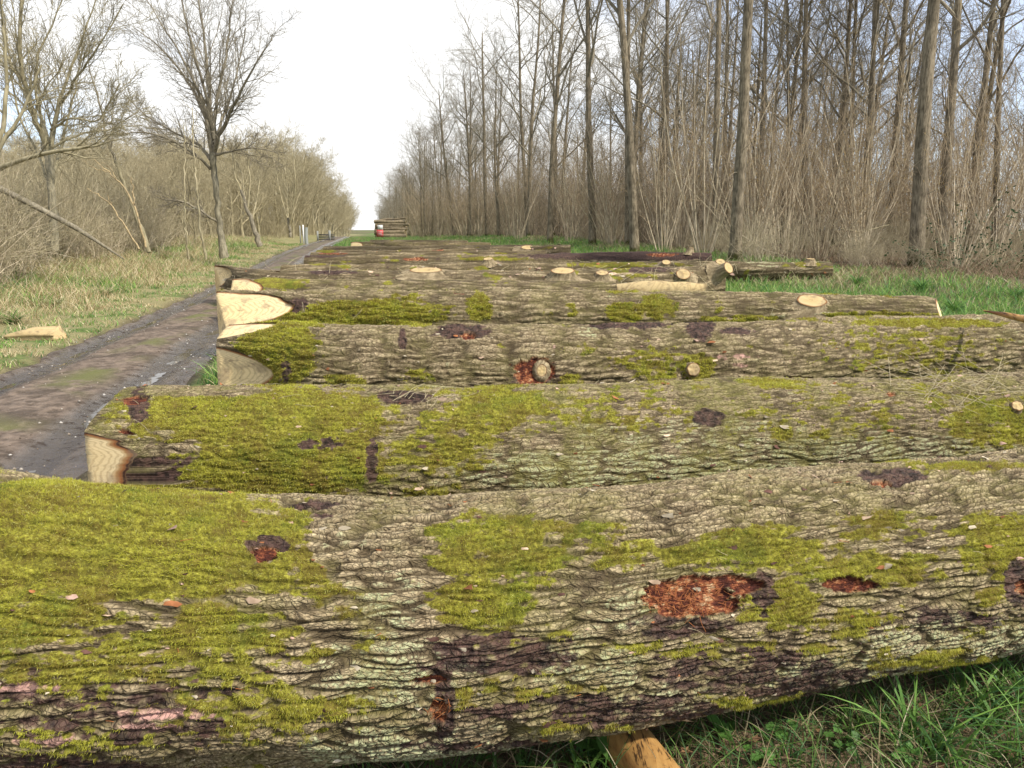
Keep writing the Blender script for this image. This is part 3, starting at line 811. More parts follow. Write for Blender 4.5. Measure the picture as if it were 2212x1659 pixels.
P4 = {
 'moss': [(800, 680, 190, 34, 1.25), (650, 690, 80, 20, 1.0), (1035, 665, 32, 32, 1.2), (1350, 675, 50, 22, 1.2), (1420, 665, 45, 26, 1.2), (1600, 690, 100, 9, .8), (1900, 682, 150, 9, .7), (880, 650, 60, 12, .6)],
 'wound': [(998, 633, 18, 5, 1.1)], 'wet': [(640, 660, 30, 16, 1.0), (560, 696, 80, 9, 1.0)],
}
LG4 = make_log('felled_log', 'felled trunk with an oval cream knot near its right end, long yellow cut at left', [
    (468, 632, None, .40), (800, 633, None, .40), (1200, 633, None, .40), (1600, 636, None, .38), (2035, 645, None, .36)],
    g=0.06, paints=P4, seed=27, hair=26000, cutL=notch((0, 0, .66), (35, .22, 5.2)), cutR=notch((40, .12, 0.8)), amp=0.022)
LG5 = make_log('felled_log', 'felled trunk in fifth row with small cream oblique cut over dark moss on left end', [
    (500, 603, None, .36), (800, 606, None, .36), (1100, 607, None, .36), (1330, 610, None, .34)],
    g=0.05, paints={'moss': [(600, 612, 70, 14, 1.3), (700, 640, 100, 10, .7)], 'wet': [(690, 600, 90, 6, 1.0)]}, seed=33, cutL=notch((35, .17, 3.5)), amp=0.015)
LG6 = make_log('felled_log', 'felled trunk carrying a row of pale round knot cuts, hollow stub on its right end', [
    (467, 572, None, .40), (560, 585, None, .39), (800, 586, None, .39), (1200, 586, None, .39), (1560, 574, None, .40)],
    g=0.06, paints={'moss': [(1340, 582, 30, 10, 1.2), (1240, 592, 14, 6, 1.0), (520, 572, 30, 6, 1.2)], 'wet': [(1400, 584, 60, 6, .9), (720, 590, 60, 6, .8)]}, seed=41, cutL=notch((0, 0, .62), (38, .27, 2.4)), amp=0.012, film=.1)
LG7 = make_log('felled_log', 'long thin felled trunk reaching farthest right into the grass, grey lichen on its tip', [
    (610, 572, None, .32), (900, 570, None, .31), (1300, 567, None, .29), (1600, 566, None, .25), (1795, 569, None, .19)],
    g=0.05, paints={'moss': [(1330, 573, 120, 7, 1.0), (1745, 572, 30, 7, 1.2), (680, 568, 40, 6, 1.1)], 'lichen': [(1660, 570, 60, 8, 1.2)]}, seed=47, amp=0.012, film=.1)
LG8 = make_log('felled_log', 'dark purple-brown stripped trunk with broken right end lying before the wood', [
    (660, 553, None, .32), (1000, 552, None, .33), (1250, 547, None, .34), (1400, 545, None, .33), (1535, 548, None, .28)],
    g=0.05, paints={'wet': [(1380, 552, 260, 12, 1.4), (700, 552, 60, 5, 1.0)], 'wound': [(1420, 551, 40, 4, .8), (900, 560, 30, 4, .8)], 'moss': [(1080, 560, 90, 5, 1.0)]}, seed=53, amp=0.012, film=.1)
LG9 = make_log('felled_log', 'felled trunk whose clean right end stands out against the green strip', [
    (685, 541, None, .32), (900, 541, None, .34), (1100, 534, None, .36), (1232, 529, None, .36)],
    g=0.05, paints={'moss': [(700, 543, 30, 5, 1.2)], 'wound': [(945, 539, 20, 3, 1.0)]}, seed=59, amp=0.012, film=.1)
LG10 = make_log('felled_log', 'weathered grey felled trunk in the last row but one', [
    (700, 533, None, .33), (900, 532, None, .34), (1150, 529, None, .33)],
    g=0.05, paints={}, seed=61, amp=0.012, film=.1)
LG11 = make_log('felled_log', 'last felled trunk of the row, split white wedge at its left end', [
    (757, 523, None, .33), (900, 523, None, .33), (1060, 525, None, .3)],
    g=0.05, paints={}, seed=67, amp=0.018, cutL=notch((30, .08, 2.5)))
LG12 = make_log('felled_log', 'pale stripped trunk lying far back, left end flush with the track bend', [
    (672, 546, None, .30), (900, 546, None, .32), (1180, 541, None, .32)], g=0.05, paints={'wound': [(720, 548, 30, 3, .8)]}, seed=71, amp=0.011, film=.1)
LG13 = make_log('felled_log', 'furthest low trunk, lying just below the distant pile', [
    (800, 518.5, None, .30), (900, 518.5, None, .32), (1010, 520, None, .3)], g=0.05, paints={}, seed=73, amp=0.011, film=.1)
for L in LOGS: print('LOG', L.root['label'][:40], 'X %.1f..%.1f Y %.2f' % (L.X0, L.X1, L.Yl.mean()))

stub(LG4, 1752, 655, 0.135, 0.05, (0, 0, 0.1), 1.5, seed=1)
stub(LG3, 1493, 799, 0.055, 0.07, (0.1, -.2, 0.1), 1.0, seed=2)
stub(LG3, 1170, 800, 0.05, -0.002, (0, 0, 0), 0.8, seed=22)
stub(LG2, 2190, 884, 0.032, 0.04, (0, 0, 0), 1.0, seed=3)
stub(LG6, 1215, 601, 0.17, 0.17, (0, .1, 1.2), 1.45, seed=4)
stub(LG6, 1300, 598, 0.11, 0.10, (0, .1, .8), 1.2, seed=5)
stub(LG6, 1474, 599, 0.14, 0.12, (0, -.2, .4), 1.1, seed=6)
stub(LG6, 1552, 590, 0.13, 0.30, (0.9, -.5, .1), 1.0, seed=7)
stub(LG7, 1438, 572, 0.11, 0.10, (0, -.2, .4), 1.1, seed=8)
stub(LG7, 1555, 571, 0.12, 0.10, (0, -.2, .4), 1.1, seed=9)
stub(LG7, 1750, 567, 0.11, 0.10, (0, -.2, .8), 1.1, seed=10)
stub(LG7, 1055, 566, 0.14, 0.10, (-.1, -.4, .3), 1.0, seed=11)
stub(LG6, 920, 587, 0.19, 0.04, (0, -.1, .1), 1.8, seed=12)
stub(LG9, 1140, 537, 0.16, 0.06, (0, -.1, .5), 1.7, seed=13)
stub(LG8, 1490, 546, 0.10, 0.16, (0.2, 0, 1), 1.0, seed=14)

# ------------------------------------------------------------------ small timber
def pole(name, label, cat, pts, rads, mat, sides=14, group=None, cut=True):
    pts = np.array(pts, float); n = 40
    t0 = np.linspace(0, 1, len(pts)); t = np.linspace(0, 1, n)
    P = np.stack([np.interp(t, t0, pts[:, k]) for k in range(3)], -1)
    for k in range(3):
        q = P[:, k].copy(); 
        for _ in range(3): q[1:-1] = (q[:-2] + q[1:-1] * 2 + q[2:]) / 4
        P[:, k] = q
    R = np.interp(t, np.linspace(0, 1, len(rads)), rads) * (1 + 0.04 * noise2(t * 12, t * 0 + len(label), 5))
    org = P[0].copy()
    root = empty(name, tuple(org), label, cat, group)
    me = tube_mesh('shaft', [(P - org, R)], sides, False); obj('shaft', me, mat, root)
    if cut:
        VV = []; QQ = []; ring = []
        for e in (0, -1):
            d = P[e] - P[1 if e == 0 else -2]; d /= np.linalg.norm(d)
            a = np.cross(d, [0.3, 0.1, 1.0]); a /= np.linalg.norm(a); b = np.cross(d, a)
            ang = np.arange(sides) * 2 * PI / sides
            rho = np.linspace(1, 0.03, 5)
            V = np.array([P[e] - org + d * 0.003 + (a * np.cos(ang)[:, None] + b * np.sin(ang)[:, None]) * R[e] * q for q in rho]).reshape(-1, 3)
            i2 = np.arange(5 * sides).reshape(5, sides); a2 = i2[:-1]; b2 = i2[1:]
            me = mesh_np('cut_end', V, np.stack([a2, b2, np.roll(b2, -1, 1), np.roll(a2, -1, 1)], -1).reshape(-1, 4), attrs={'ring': np.repeat(rho * .8, sides)}, smooth=False)
            obj('cut_end', me, M_CUT, root)
    return root
pa = np.array(ground_hit(1395, 1640)); 
pA = np.array([0.80, 0.75, 0.075]); pB = np.array([0.66, 5.0, 0.07])
x_, y_, z_ = ground_hit(1422, 1640, 0.14)
px0 = x_; py0 = y_
dirx = -0.26
bp = pole('bearer_pole', 'peeled yellow-brown pole under the nearest trunk, poking out at the bottom of the picture', 'pole',
     [(px0 - dirx * 0.55, py0 - 0.55, 0.07), (px0, py0, 0.072), (px0 + dirx * 4.5, py0 + 3.6, 0.07)], [0.092, 0.088, 0.075], M_PEEL, 28)
# pale slab / split limb on log 6
def slab(label):
    a = at(1300, 624, 15.6); b = at(1527, 629, 15.0)
    n = 24; t = np.linspace(0, 1, n); V = []
    for i, q in enumerate(t):
        c = a + (b - a) * q
        w = (0.30 - 0.08 * q) * (0.15 + 0.85 * min(1, q * 3)); hs_ = (0.25 + 0.75 * min(1, q * 2.4)) * (1 - .25 * q)
        for j, (yy, zz) in enumerate(((-w * .5, -.13), (-w * .62, 0.0), (-w * .25, .14 * hs_), (w * .1, .20 * hs_), (w * .5, .08 * hs_), (w * .4, -.15))):
            nn_ = noise2(np.array([i * .21 + j]), np.array([yy * 5]), 2)[0]
            V.append(c + np.array([0.03 * nn_, yy + .02 * nn_, zz + .03 * nn_]))
    V = np.array(V); idx = np.arange(n * 6).reshape(n, 6); a_ = idx[:-1]; b_ = idx[1:]
    Q = np.stack([a_, np.roll(a_, -1, 1), np.roll(b_, -1, 1), b_], -1).reshape(-1, 4)
    Q = np.concatenate([Q, [[idx[0, 0], idx[0, 3], idx[0, 4], idx[0, 5]], [idx[0, 0], idx[0, 1], idx[0, 2], idx[0, 3]], [idx[-1, 5], idx[-1, 4], idx[-1, 3], idx[-1, 0]], [idx[-1, 3], idx[-1, 2], idx[-1, 1], idx[-1, 0]]]])
    org = V.mean(0); org[2] = V[:, 2].min()
    me = mesh_np('split_slab', V - org, Q, attrs={'ring': np.clip(0.89 - 0.35 * np.repeat(np.linspace(0, 1, n), 6) ** 0.7 + .08 * (RND[np.arange(len(V)) % 256] - .5), 0, .9)}, smooth=False)
    o = obj('split_slab', me, M_CUTW, loc=tuple(org)); tag(o, label, 'wood slab'); return o
slab('pale split slab of timber wedged before the knotty trunk')
def split_block():
    x, y, z = ground_hit(75, 732)
    rgn = np.random.RandomState(4); n = 22; V = []; Rr = []
    th_ = np.linspace(-0.35, PI + 0.35, 19); prof = [(.17 * math.cos(a) * (1 + .16 * rgn.randn()), max(-.03, .20 * math.sin(a) * (1 + .14 * rgn.randn()))) for a in th_]
    for i in range(n):
        q = i / (n - 1)
        for j, (yy, zz) in enumerate(prof):
            sc = 0.10 + 0.95 * min(1, q * (1.5 + .9 * RND[j])) ** 0.55
            jag = 0.022 * noise2(np.array([j * 3.1]), np.array([q * 2.0]), 6)[0]
            V.append((q * 1.05 - .55 + (0.05 * RND2[j] if q > .9 else 0), yy * sc - 0.10 * (1 - q), zz * sc * (.8 + .2 * q) + jag)); Rr.append(0.55 + 0.32 * RND3[j])
    V = np.array(V); m = len(prof); idx = np.arange(n * m).reshape(n, m); a_ = idx[:-1]; b_ = idx[1:]
    Q = np.stack([a_, np.roll(a_, -1, 1), np.roll(b_, -1, 1), b_], -1).reshape(-1, 4)
    cap = []
    for e in (0, -1):
        pass
    T = [[idx[e, 0], idx[e, q], idx[e, q + 1]] for e in (0, -1) for q in range(1, m - 1)]
    me = mesh_np('split_log', V, Q, T, attrs={'ring': np.array(Rr)}, smooth=False)
    o = obj('split_log', me, M_CUTW, loc=(x, y, z + .02)); o.rotation_euler = (0, 0, -0.12); o.scale = (.85, .85, .8)
    tag(o, 'pale split log lying in the straw grass on the far side of the track', 'log')
split_block()

# splinter at the right end of log 3
sp = pole('splinter', 'long orange splinter of wood jutting from the third trunk at the right edge', 'splinter',
     [at(2125, 671, 7.9), at(2180, 682, 7.6), at(2260, 702, 7.3)], [0.006, 0.03, 0.035], M_PEEL, 7, cut=False)

# ------------------------------------------------------------------ tree growing
def grow(rg, p, d, L, r0, r1, n, wander, up):
    P = np.empty((n, 3)); P[0] = p; d = np.array(d, float); d /= np.linalg.norm(d)
    st = L / (n - 1)
    for i in range(1, n):
        d = d + rg.randn(3) * wander + np.array([0, 0, up]); d /= np.linalg.norm(d)
        P[i] = P[i - 1] + d * st
    return P, np.linspace(r0, r1, n)
def ramify(rg, P, R, lv, spec, outs):
    """spec: list per level of (count, t0, length ratio/absolute, angle, nseg, wander, up, rr, rtip)"""
    if lv >= len(spec): return
    cnt, t0, Lr, ang, n, wan, up, rr, rtip = spec[lv]
    L0 = np.sum(np.linalg.norm(np.diff(P, axis=0), axis=1))
    cnt = max(1, int(round(cnt * (0.75 + 0.5 * rg.rand()))))
    az0 = rg.rand() * 6.28
    for k in range(cnt):
        t = t0 + (1 - t0) * (k + rg.rand()) / cnt; t = min(t, 0.99)
        f = t * (len(P) - 1); i = int(f); q = f - i
        p = P[i] * (1 - q) + P[i + 1] * q; r = R[i] * (1 - q) + R[i + 1] * q
        T = P[i + 1] - P[i]; T = T / (np.linalg.norm(T) + 1e-9)
        a = np.cross(T, [0.31, 0.17, 0.93]); a /= np.linalg.norm(a) + 1e-9; b = np.cross(T, a)
        az = az0 + k * 2.4 + rg.randn() * 0.4
        an = math.radians(ang) * (0.7 + 0.6 * rg.rand())
        d = T * math.cos(an) + (a * math.cos(az) + b * math.sin(az)) * math.sin(an)
        L = (Lr * L0 if Lr < 1 else Lr) * (0.6 + 0.7 * rg.rand()) * (1.15 - 0.5 * t)
        rb = max(rtip, r * rr)
        Pn, Rn = grow(rg, p, d, L, rb, rtip, n, wan, up)
        outs[lv].append((Pn, Rn)); ramify(rg, Pn, Rn, lv + 1, spec, outs)

OAKSPEC = [(11, 0.42, 0.36, 42, 9, 0.13, 0.06, 0.55, 0.014), (7, 0.2, 0.45, 42, 6, 0.17, 0.05, 0.55, 0.008), (6, 0.15, 0.5, 42, 5, 0.18, 0.03, 0.6, 0.005), (4, 0.2, 0.5, 40, 3, 0.2, 0.02, 0.7, 0.004)]
def oak_meshes(seed, H, r0, spec=OAKSPEC, lean=(0, 0), wander=0.02, t0=None):
    rg = np.random.RandomState(seed)
    P, R = grow(rg, (0, 0, -0.15), (lean[0], lean[1], 1), H, r0, 0.03, 26, wander, 0.01)
    z = np.linspace(0, 1, 26)
    R = r0 * (1 - 0.72 * z ** 1.2) + 0.35 * r0 * np.exp(-z * H / 0.45) 
    R[-1] = 0.02
    sp = list(spec)
    if t0 is not None: sp[0] = (sp[0][0], t0) + tuple(sp[0][2:])
    outs = [[] for _ in sp]
    ramify(rg, P, R, 0, sp, outs)
    # a few dead snags on the bole
    sn = []
    for k in range(5):
        t = 0.12 + 0.3 * rg.rand(); i = int(t * 25)
        Pn, Rn = grow(rg, P[i], (rg.randn(), rg.randn(), 0.3), 0.5 + 0.8 * rg.rand(), 0.016, 0.004, 5, 0.2, 0.0); sn.append((Pn, Rn))
    tm = tube_mesh('trunk', [(P, R)], 14)
    cm = multi_tube_mesh('crown', [(outs[0], 6), (outs[1], 4), (sn, 4)] + [(o, 3) for o in outs[2:]])
    return tm, cm
class Kind: pass
def tree_obj(name, tm, cm, mt, mc, loc, label, cat, group=None, rz=0, scale=1.0, crown='crown', trunk='trunk'):
    root = empty(name, loc, label, cat, group, rz); root.scale = (scale,) * 3
    obj(trunk, tm, mt, root); obj(crown, cm, mc, root)
    return root

# --- hero trees on the right
def hero(label, dxb, dxt, width, Y, H, seed, fork=0.42, yt=0, name='oak_tree', base_dy=None, wander=0.010, spec=OAKSPEC, mt=None, mc=None, group='tall bare trees at the edge of the wood'):
    if base_dy is not None:
        x, Y, z = ground_hit(dxb, base_dy)
    else:
        sx, _ = slope(dxb, 520); x = sx * Y; z = gzf(x, Y)
    p1 = at(dxt, yt, Y); lean = (p1[0] - x) / max(1.0, p1[2] - z)
    r0 = width * K / F * Y / 2
    tm, cm = oak_meshes(seed, H, r0, spec, (lean, 0), wander, fork)
    return tree_obj(name, tm, cm, mt or M_OAK, mc or M_OAKC, (x, Y, z), label, 'tree', group)
hero('slender straight trunk, leftmost of the nearer tall trees, open sky beside its crown', 1188, 1184, 12, 48, 19, 101, .38)
hero('forked grey trunk second from the left among the nearer tall trees', 1280, 1268, 15, 43, 19, 102, .40)
hero('straight smooth trunk with a dark moss sock at its foot and upswept side limb', 1373, 1354, 19, 34, 19, 103, .42)
hero('darker narrow trunk rising just behind the moss-socked one', 1357, 1346, 12, 41, 18, 104, .45)
hero('straight brown trunk just left of the thick dark one', 1548, 1554, 15, 36, 19, 105, .48)
hero('thick dark grey trunk with flared foot, nearest tree behind the felled trunks', 1590, 1598, 25, 27.5, 19, 106, .52)
hero('slim dark trunk standing in the pale hazel stems mid way along the right side', 1737, 1742, 14, 38, 18, 107, .45)
hero('widest trunk at the right with mossy green foot beside the bramble', 1985, 2004, 31, 26, 19, 108, .52)
hero('dark trunk leaning right, forking high, near the right edge', 2032, 2080, 21, 32, 18, 109, .40)
hero('reddish brown trunk leaning right between two darker ones near the right edge', 2092, 2140, 15, 33, 17, 110, .42)
hero('dark straight trunk closest to the right edge of the picture', 2150, 2178, 13, 34, 17, 111, .42)
hero('stout twin-limbed dark trunk deep behind the hazel, left of the widest trunk', 1925, 1938, 17, 40, 17, 112, .34)
hero('bushy dark trunk between hazel clumps right of the slim dark trunk', 1832, 1850, 12, 44, 17, 113, .34)
hero('thin pale trunk in the gap between the moss-socked and the brown trunk', 1425, 1440, 9, 50, 17, 114, .32)
hero('thin trunk just right of the thick dark grey one', 1700, 1697, 9, 46, 17, 115, .34)
hero('spreading bare tree standing proud of the wood edge, far down the ride', 982, 955, 7, 88, 15.5, 116, .34, yt=290)
hero('tall bare tree with rounded top above the distant wood edge', 1053, 1045, 9, 74, 18, 117, .36, yt=200)
hero('slim bare tree beside the round-topped one in the distant wood edge', 1012, 1012, 6, 82, 16, 118, .4, yt=200)
hero('tall bare tree just left of the slender straight trunk', 1140, 1126, 9, 64, 18.5, 119, .36, yt=150)

# --- tree stock for the wood
stock = []
for k in range(6):
    H = 14 + 1.4 * (k % 4)
    tm, cm = oak_meshes(200 + k, H, 0.13 + 0.02 * (k % 3), OAKSPEC, (0.02 * (k % 3 - 1), 0), 0.014, 0.28 + 0.05 * (k % 3))
    stock.append((tm, cm))
rg = np.random.RandomState(5)
def wood_edge_r(y): return road_c(y) + 15.5 + 4.0 * (1 - sm(17, 27, y)) - 6.5 * sm(45, 110, y)
cnt = 0
first = {}
def place(kind, meshes, mats, x, y, label, cat, name, group, sc, names=('trunk', 'crown')):
    z = gzf(x, y)
    if kind not in first:
        first[kind] = tree_obj(name, meshes[0], meshes[1], mats[0], mats[1], (x, y, z), label, cat, group, rg.rand() * 6.28, sc, names[1], names[0])
        return first[kind]
    r = copy_tree(first[kind], label, group); r.location = (x, y, z); r.rotation_euler = (0, 0, rg.rand() * 6.28); r.scale = (sc,) * 3
    return r
spots = []
tries = 0
while len(spots) < 225 and tries < 20000:
    tries += 1
    far = len(spots) > 100
    y = (36 + 80 * rg.rand() ** 1.1) if not far else (100 + 330 * rg.rand()); x = wood_edge_r(y) + 1.0 + (55 * rg.rand() ** 1.3 + (3 if y < 60 else 0) if not far else 12 * rg.rand() ** 1.4)
    if x > 0.66 * y + 4: continue
    if any((x - a) ** 2 + (y - b) ** 2 < 7.0 for a, b in spots): continue
    spots.append((x, y))
for i, (x, y) in enumerate(spots):
    k = rg.randint(6)
    place(('oak', k), stock[k], (M_OAK, M_OAKC), x, y, 'bare slim tree deep in the wood on the right, behind the nearer trunks', 'tree', 'oak_tree', 'trees inside the right-hand wood', (0.85 + 0.3 * rg.rand()) * (0.8 if y > 95 else 1))

# --- hazel coppice
def hazel_meshes(seed, nst, H, spread, r=0.021, side=7, sub=4, catk=160):
    rg = np.random.RandomState(seed); st = []; outs = [[], []]
    for k in range(nst):
        az = rg.rand() * 6.28; d = np.array([math.cos(az) * spread * (0.3 + rg.rand()), math.sin(az) * spread * (0.3 + rg.rand()), 1.0])
        L = H * (0.65 + 0.45 * rg.rand())
        p = np.array([math.cos(az) * 0.25 * rg.rand(), math.sin(az) * 0.25 * rg.rand(), -0.1])
        P, R = grow(rg, p, d, L, r * (0.7 + 0.7 * rg.rand()), 0.005, 11, 0.055, 0.012)
        st.append((P, R))
        ramify(rg, P, R, 0, [(side, 0.25, 0.26, 38, 5, 0.12, 0.05, 0.5, 0.0035), (sub, 0.2, 0.42, 38, 3, 0.15, 0.03, 0.7, 0.0028)], outs)
    sm_ = tube_mesh('stems', st, 5)
    tm = multi_tube_mesh('twigs', [(outs[0], 3), (outs[1], 3)])
    tw = outs[1]; ck = []
    for k in range(catk):
        P, R = tw[rg.randint(len(tw))]; p = P[rg.randint(1, 3)]
        ck.append((np.array([p, p + [0.004, 0, -0.03], p + [0, 0.004, -0.06]]), np.array([0.006, 0.007, 0.004])))
    cm = tube_mesh('catkins', ck, 4)
    return sm_, tm, cm
M_CAT = mat_flat('catkin_yellow', (0.42, 0.30, 0.10), 0.8, (0.30, 0.20, 0.07))
hz = [hazel_meshes(300 + k, (13, 17, 11, 15, 12)[k], (6.2, 5.2, 7.4, 4.6, 6.8)[k], (0.35, 0.5, 0.28, 0.6, 0.4)[k]) for k in range(5)]
hfirst = {}
def place_hazel(k, x, y, label, group, sc):
    z = gzf(x, y)
    if k not in hfirst:
        root = empty('hazel_shrub', (x, y, z), label, 'shrub', group, rg.rand() * 6.28); root.scale = (sc,) * 3
        obj('stems', hz[k][0], M_HAZ, root); obj('twigs', hz[k][1], M_HAZT, root); obj('catkins', hz[k][2], M_CAT, root)['kind'] = 'stuff'; root.children[1]['kind'] = 'stuff'
        hfirst[k] = root; return root
    r = copy_tree(hfirst[k], label, group); r.location = (x, y, z); r.rotation_euler = (0, 0, rg.rand() * 6.28); r.scale = (sc,) * 3
    return r
near_h = [(1640, 520, 31, 0), (1775, 528, 29, 1), (1860, 530, 28.5, 2), (2075, 548, 25.5, 3), (1330, 515, 42, 4), (1470, 520, 37, 1), (1230, 512, 48, 2), (1120, 508, 58, 0), (2150, 530, 28, 4)]
nl = ['many-stemmed pale hazel just right of the thick dark grey trunk', 'hazel clump with long stems leaning left, between the thick and the widest trunk', 'tall fan of hazel stems just left of the widest trunk', 'splayed hazel with slanting stems right of the widest mossy-footed trunk',
      'hazel clump in the gap right of the forked grey trunk', 'hazel clump between the moss-socked trunk and the brown trunk', 'hazel clump between the two leftmost nearer trunks', 'distant hazel clump left of the slender straight trunk', 'hazel clump at the right edge behind the bramble']
for (dx, dy, Y, k), lb in zip(near_h, nl):
    sx, _ = slope(dx, 520); place_hazel(k, sx * Y, Y, lb, 'hazel shrubs along the front of the wood', 1.0)
hs = []; tries = 0
while len(hs) < 175 and tries < 40000:
    tries += 1
    y = 29 + 95 * rg.rand() ** 1.25; x = wood_edge_r(y) + 1.0 + 30 * rg.rand() ** 1.5
    if y < 45: x = wood_edge_r(y) + 1.0 + (0.66 * y + 3 - wood_edge_r(y)) * rg.rand()
    if x > 0.66 * y + 3: continue
    if any((x - a) ** 2 + (y - b) ** 2 < 2.6 for a, b in hs): continue
    hs.append((x, y))
for (x, y) in hs:
    place_hazel(rg.randint(5), x, y, 'pale many-stemmed hazel in the crowded understorey of the right-hand wood', 'hazel shrubs in the understorey', 0.95 + 0.5 * rg.rand())

# --- distant mass of stems behind, both sides (nobody could count it)
def mass(name, n, sampler, hrange, label, seed, mat):
    rgm = np.random.RandomState(seed); lst = []
    for k in range(n):
        x, y = sampler(rgm); z = gzf(x, y); h = hrange[0] + (hrange[1] - hrange[0]) * rgm.rand()
        P, R = grow(rgm, (x, y, z - .1), (0.25 * rgm.randn(), 0.25 * rgm.randn(), 1), h, 0.012 + 0.014 * rgm.rand(), 0.004, 5, 0.12, 0.0)
        lst.append((P, R))
        for q in range(4):
            i = rgm.randint(1, 4)
            lst.append(grow(rgm, P[i], (rgm.randn() * .6, rgm.randn() * .6, .8), h * .3, 0.008, 0.004, 3, 0.2, 0.02))
    o = obj(name, tube_mesh(name, lst, 3), mat); tag(o, label, 'woodland', kind='stuff'); return o
def samp_r(r):
    y = 42 + 150 * r.rand(); return wood_edge_r(y) + 2 + 60 * r.rand() ** 1.2, y
mass('distant_undergrowth', 10500, samp_r, (3.5, 8.5), 'brown mass of bare undergrowth filling the wood on the right', 9, M_BRUSH)
def samp_l(r):
    y = 27 + 150 * r.rand() ** 1.2; return road_c(y) - (7.5 if y < 80 else 5) - 50 * r.rand() ** 1.3, y
mass('distant_undergrowth', 12000, samp_l, (2, 5.0), 'grey-brown mass of bare undergrowth filling the wood on the left', 10, M_SCRT)

# --- left wood: scrubby trees with rounded crowns
SCR = [(10, 0.12, 0.55, 36, 8, 0.12, 0.05, 0.6, 0.012), (9, 0.2, 0.45, 42, 5, 0.17, 0.04, 0.55, 0.008), (8, 0.15, 0.5, 44, 4, 0.18, 0.02, 0.6, 0.006), (5, 0.15, 0.5, 42, 3, 0.2, 0.0, 0.7, 0.005)]
sstock = []
for k in range(5):
    tm, cm = oak_meshes(400 + k, (6.5, 7.5, 5.5, 8.5, 7)[k], 0.11, SCR, (0.1 * (k - 2) * .5, 0), 0.06)
    sstock.append((tm, cm))
ls = []; tries = 0
while len(ls) < 270 and tries < 30000:
    tries += 1
    far = len(ls) > 150
    y = (38 + 90 * rg.rand()) if not far else (100 + 330 * rg.rand()); x = road_c(y) - (6.0 if y < 90 else 4.2) - (60 * rg.rand() ** 1.5 if not far else 10 * rg.rand() ** 1.4)
    if x < -0.68 * y - 4: continue
    if y < 46 and x > road_c(y) - 10: continue
    if any((x - a) ** 2 + (y - b) ** 2 < 4.5 for a, b in ls): continue
    ls.append((x, y))
for (x, y) in ls:
    k = rg.randint(5)
    place(('scr', k), sstock[k], (M_SCR, M_SCRT), x, y, 'low round-headed bare tree in the wood left of the track', 'tree', 'scrub_tree', 'round-headed trees of the left-hand wood', min(11.5, 1.4 + 0.083 * y) * (0.78 + 0.27 * rg.rand()) / (6.5, 7.5, 5.5, 8.5, 7)[k])

# --- traced trees on the left
def traced(name, label, Y, trunk, limbs, seed, mt, mc, spec, wscale=1.0, cat='tree', group=None, base=None):
    """trunk/limbs: lists of (dx, dy, width, depth offset)"""
    rgt = np.random.RandomState(seed)
    def path(pl, n):
        A = np.array([list(at(p[0], p[1], Y + (p[3] if len(p) > 3 else 0))) + [p[2] * K / F * Y / 2] for p in pl])
        t0 = np.linspace(0, 1, len(A)); t = np.linspace(0, 1, n)
        B = np.stack([np.interp(t, t0, A[:, k]) for k in range(4)], -1)
        for _ in range(2): B[1:-1] = (B[:-2] + 2 * B[1:-1] + B[2:]) / 4
        B[1:-1, :3] += rgt.randn(n - 2, 3) * 0.025 * np.array([1, 1, .4])
        return B[:, :3], B[:, 3] * wscale
    tr = [path(trunk, 18)]
    org = tr[0][0][0].copy(); org[2] = gzf(org[0], org[1])
    LB = [path(l, 14) for l in limbs]
    outs = [[] for _ in spec]
    for P, R in LB: ramify(rgt, P, np.maximum(R, 0.01), 0, spec, outs)
    root = empty(name, tuple(org), label, cat, group)
    o_ = lambda lst: [(P - org, R) for P, R in lst]
    obj('trunk', tube_mesh('trunk', o_(tr), 14), mt, root)
    obj('crown', multi_tube_mesh('crown', [(o_(LB), 8), (o_(outs[0]), 4)] + [(o_(o), 3) for o in outs[1:]]), mc, root)
    return root
ASP = [(13, 0.08, 0.40, 32, 7, 0.13, 0.06, 0.42, 0.007), (8, 0.12, 0.5, 38, 5, 0.16, 0.03, 0.6, 0.006), (6, 0.15, 0.5, 40, 4, 0.18, 0.02, 0.7, 0.0045)]
traced('ash_tree', 'bare tree with fan-shaped open crown and mossy foot beside the track on the left', 34,
    [(485, 556, 26), (478, 520, 17), (472, 470, 14), (468, 420, 14), (463, 370, 15), (460, 330, 16)],
    [[(460, 335, 13), (450, 270, 10, -.3), (432, 205, 8, -.6), (400, 130, 5, -1), (352, 60, 3, -1), (310, -10, 2, -1)],
     [(458, 335, 14), (456, 250, 11, .2), (448, 160, 8, .5), (440, 70, 6, 1), (425, -20, 4, 1)],
     [(462, 330, 13), (478, 280, 10, -.5), (498, 240, 8, -1), (520, 200, 6, -1.5), (548, 140, 4, -2), (588, 85, 2, -2)],
     [(460, 300, 10), (470, 200, 8, .6), (490, 110, 6, 1), (500, 20, 4, 1.2), (505, -30, 3, 1.4)],
     [(458, 280, 9), (420, 200, 7, .6), (390, 150, 5, 1), (345, 100, 3, 1.2), (290, 60, 2, 1.2)],
     [(455, 345, 9), (430, 310, 7, .4), (380, 290, 5, .9), (320, 255, 3, 1.2), (270, 205, 2, 1.2)],
     [(455, 365, 8), (420, 330, 6, -.6), (350, 290, 5, -1), (300, 285, 3, -1), (255, 290, 2, -1)],
     [(463, 335, 8), (505, 325, 5, -.7), (550, 318, 3, -1), (600, 330, 2, -1)],
     [(460, 300, 9), (440, 180, 7, -1), (410, 80, 5, -1.5), (390, -10, 3, -1.6)],
     [(470, 480, 6), (440, 460, 6, -.5), (400, 435, 5, -.8), (350, 430, 3, -1)],
     [(462, 310, 9), (490, 230, 6, 1.2), (515, 150, 4, 1.5), (530, 60, 3, 1.6)]], 501, M_ASH, M_OAKC, ASP, .82, group=None)
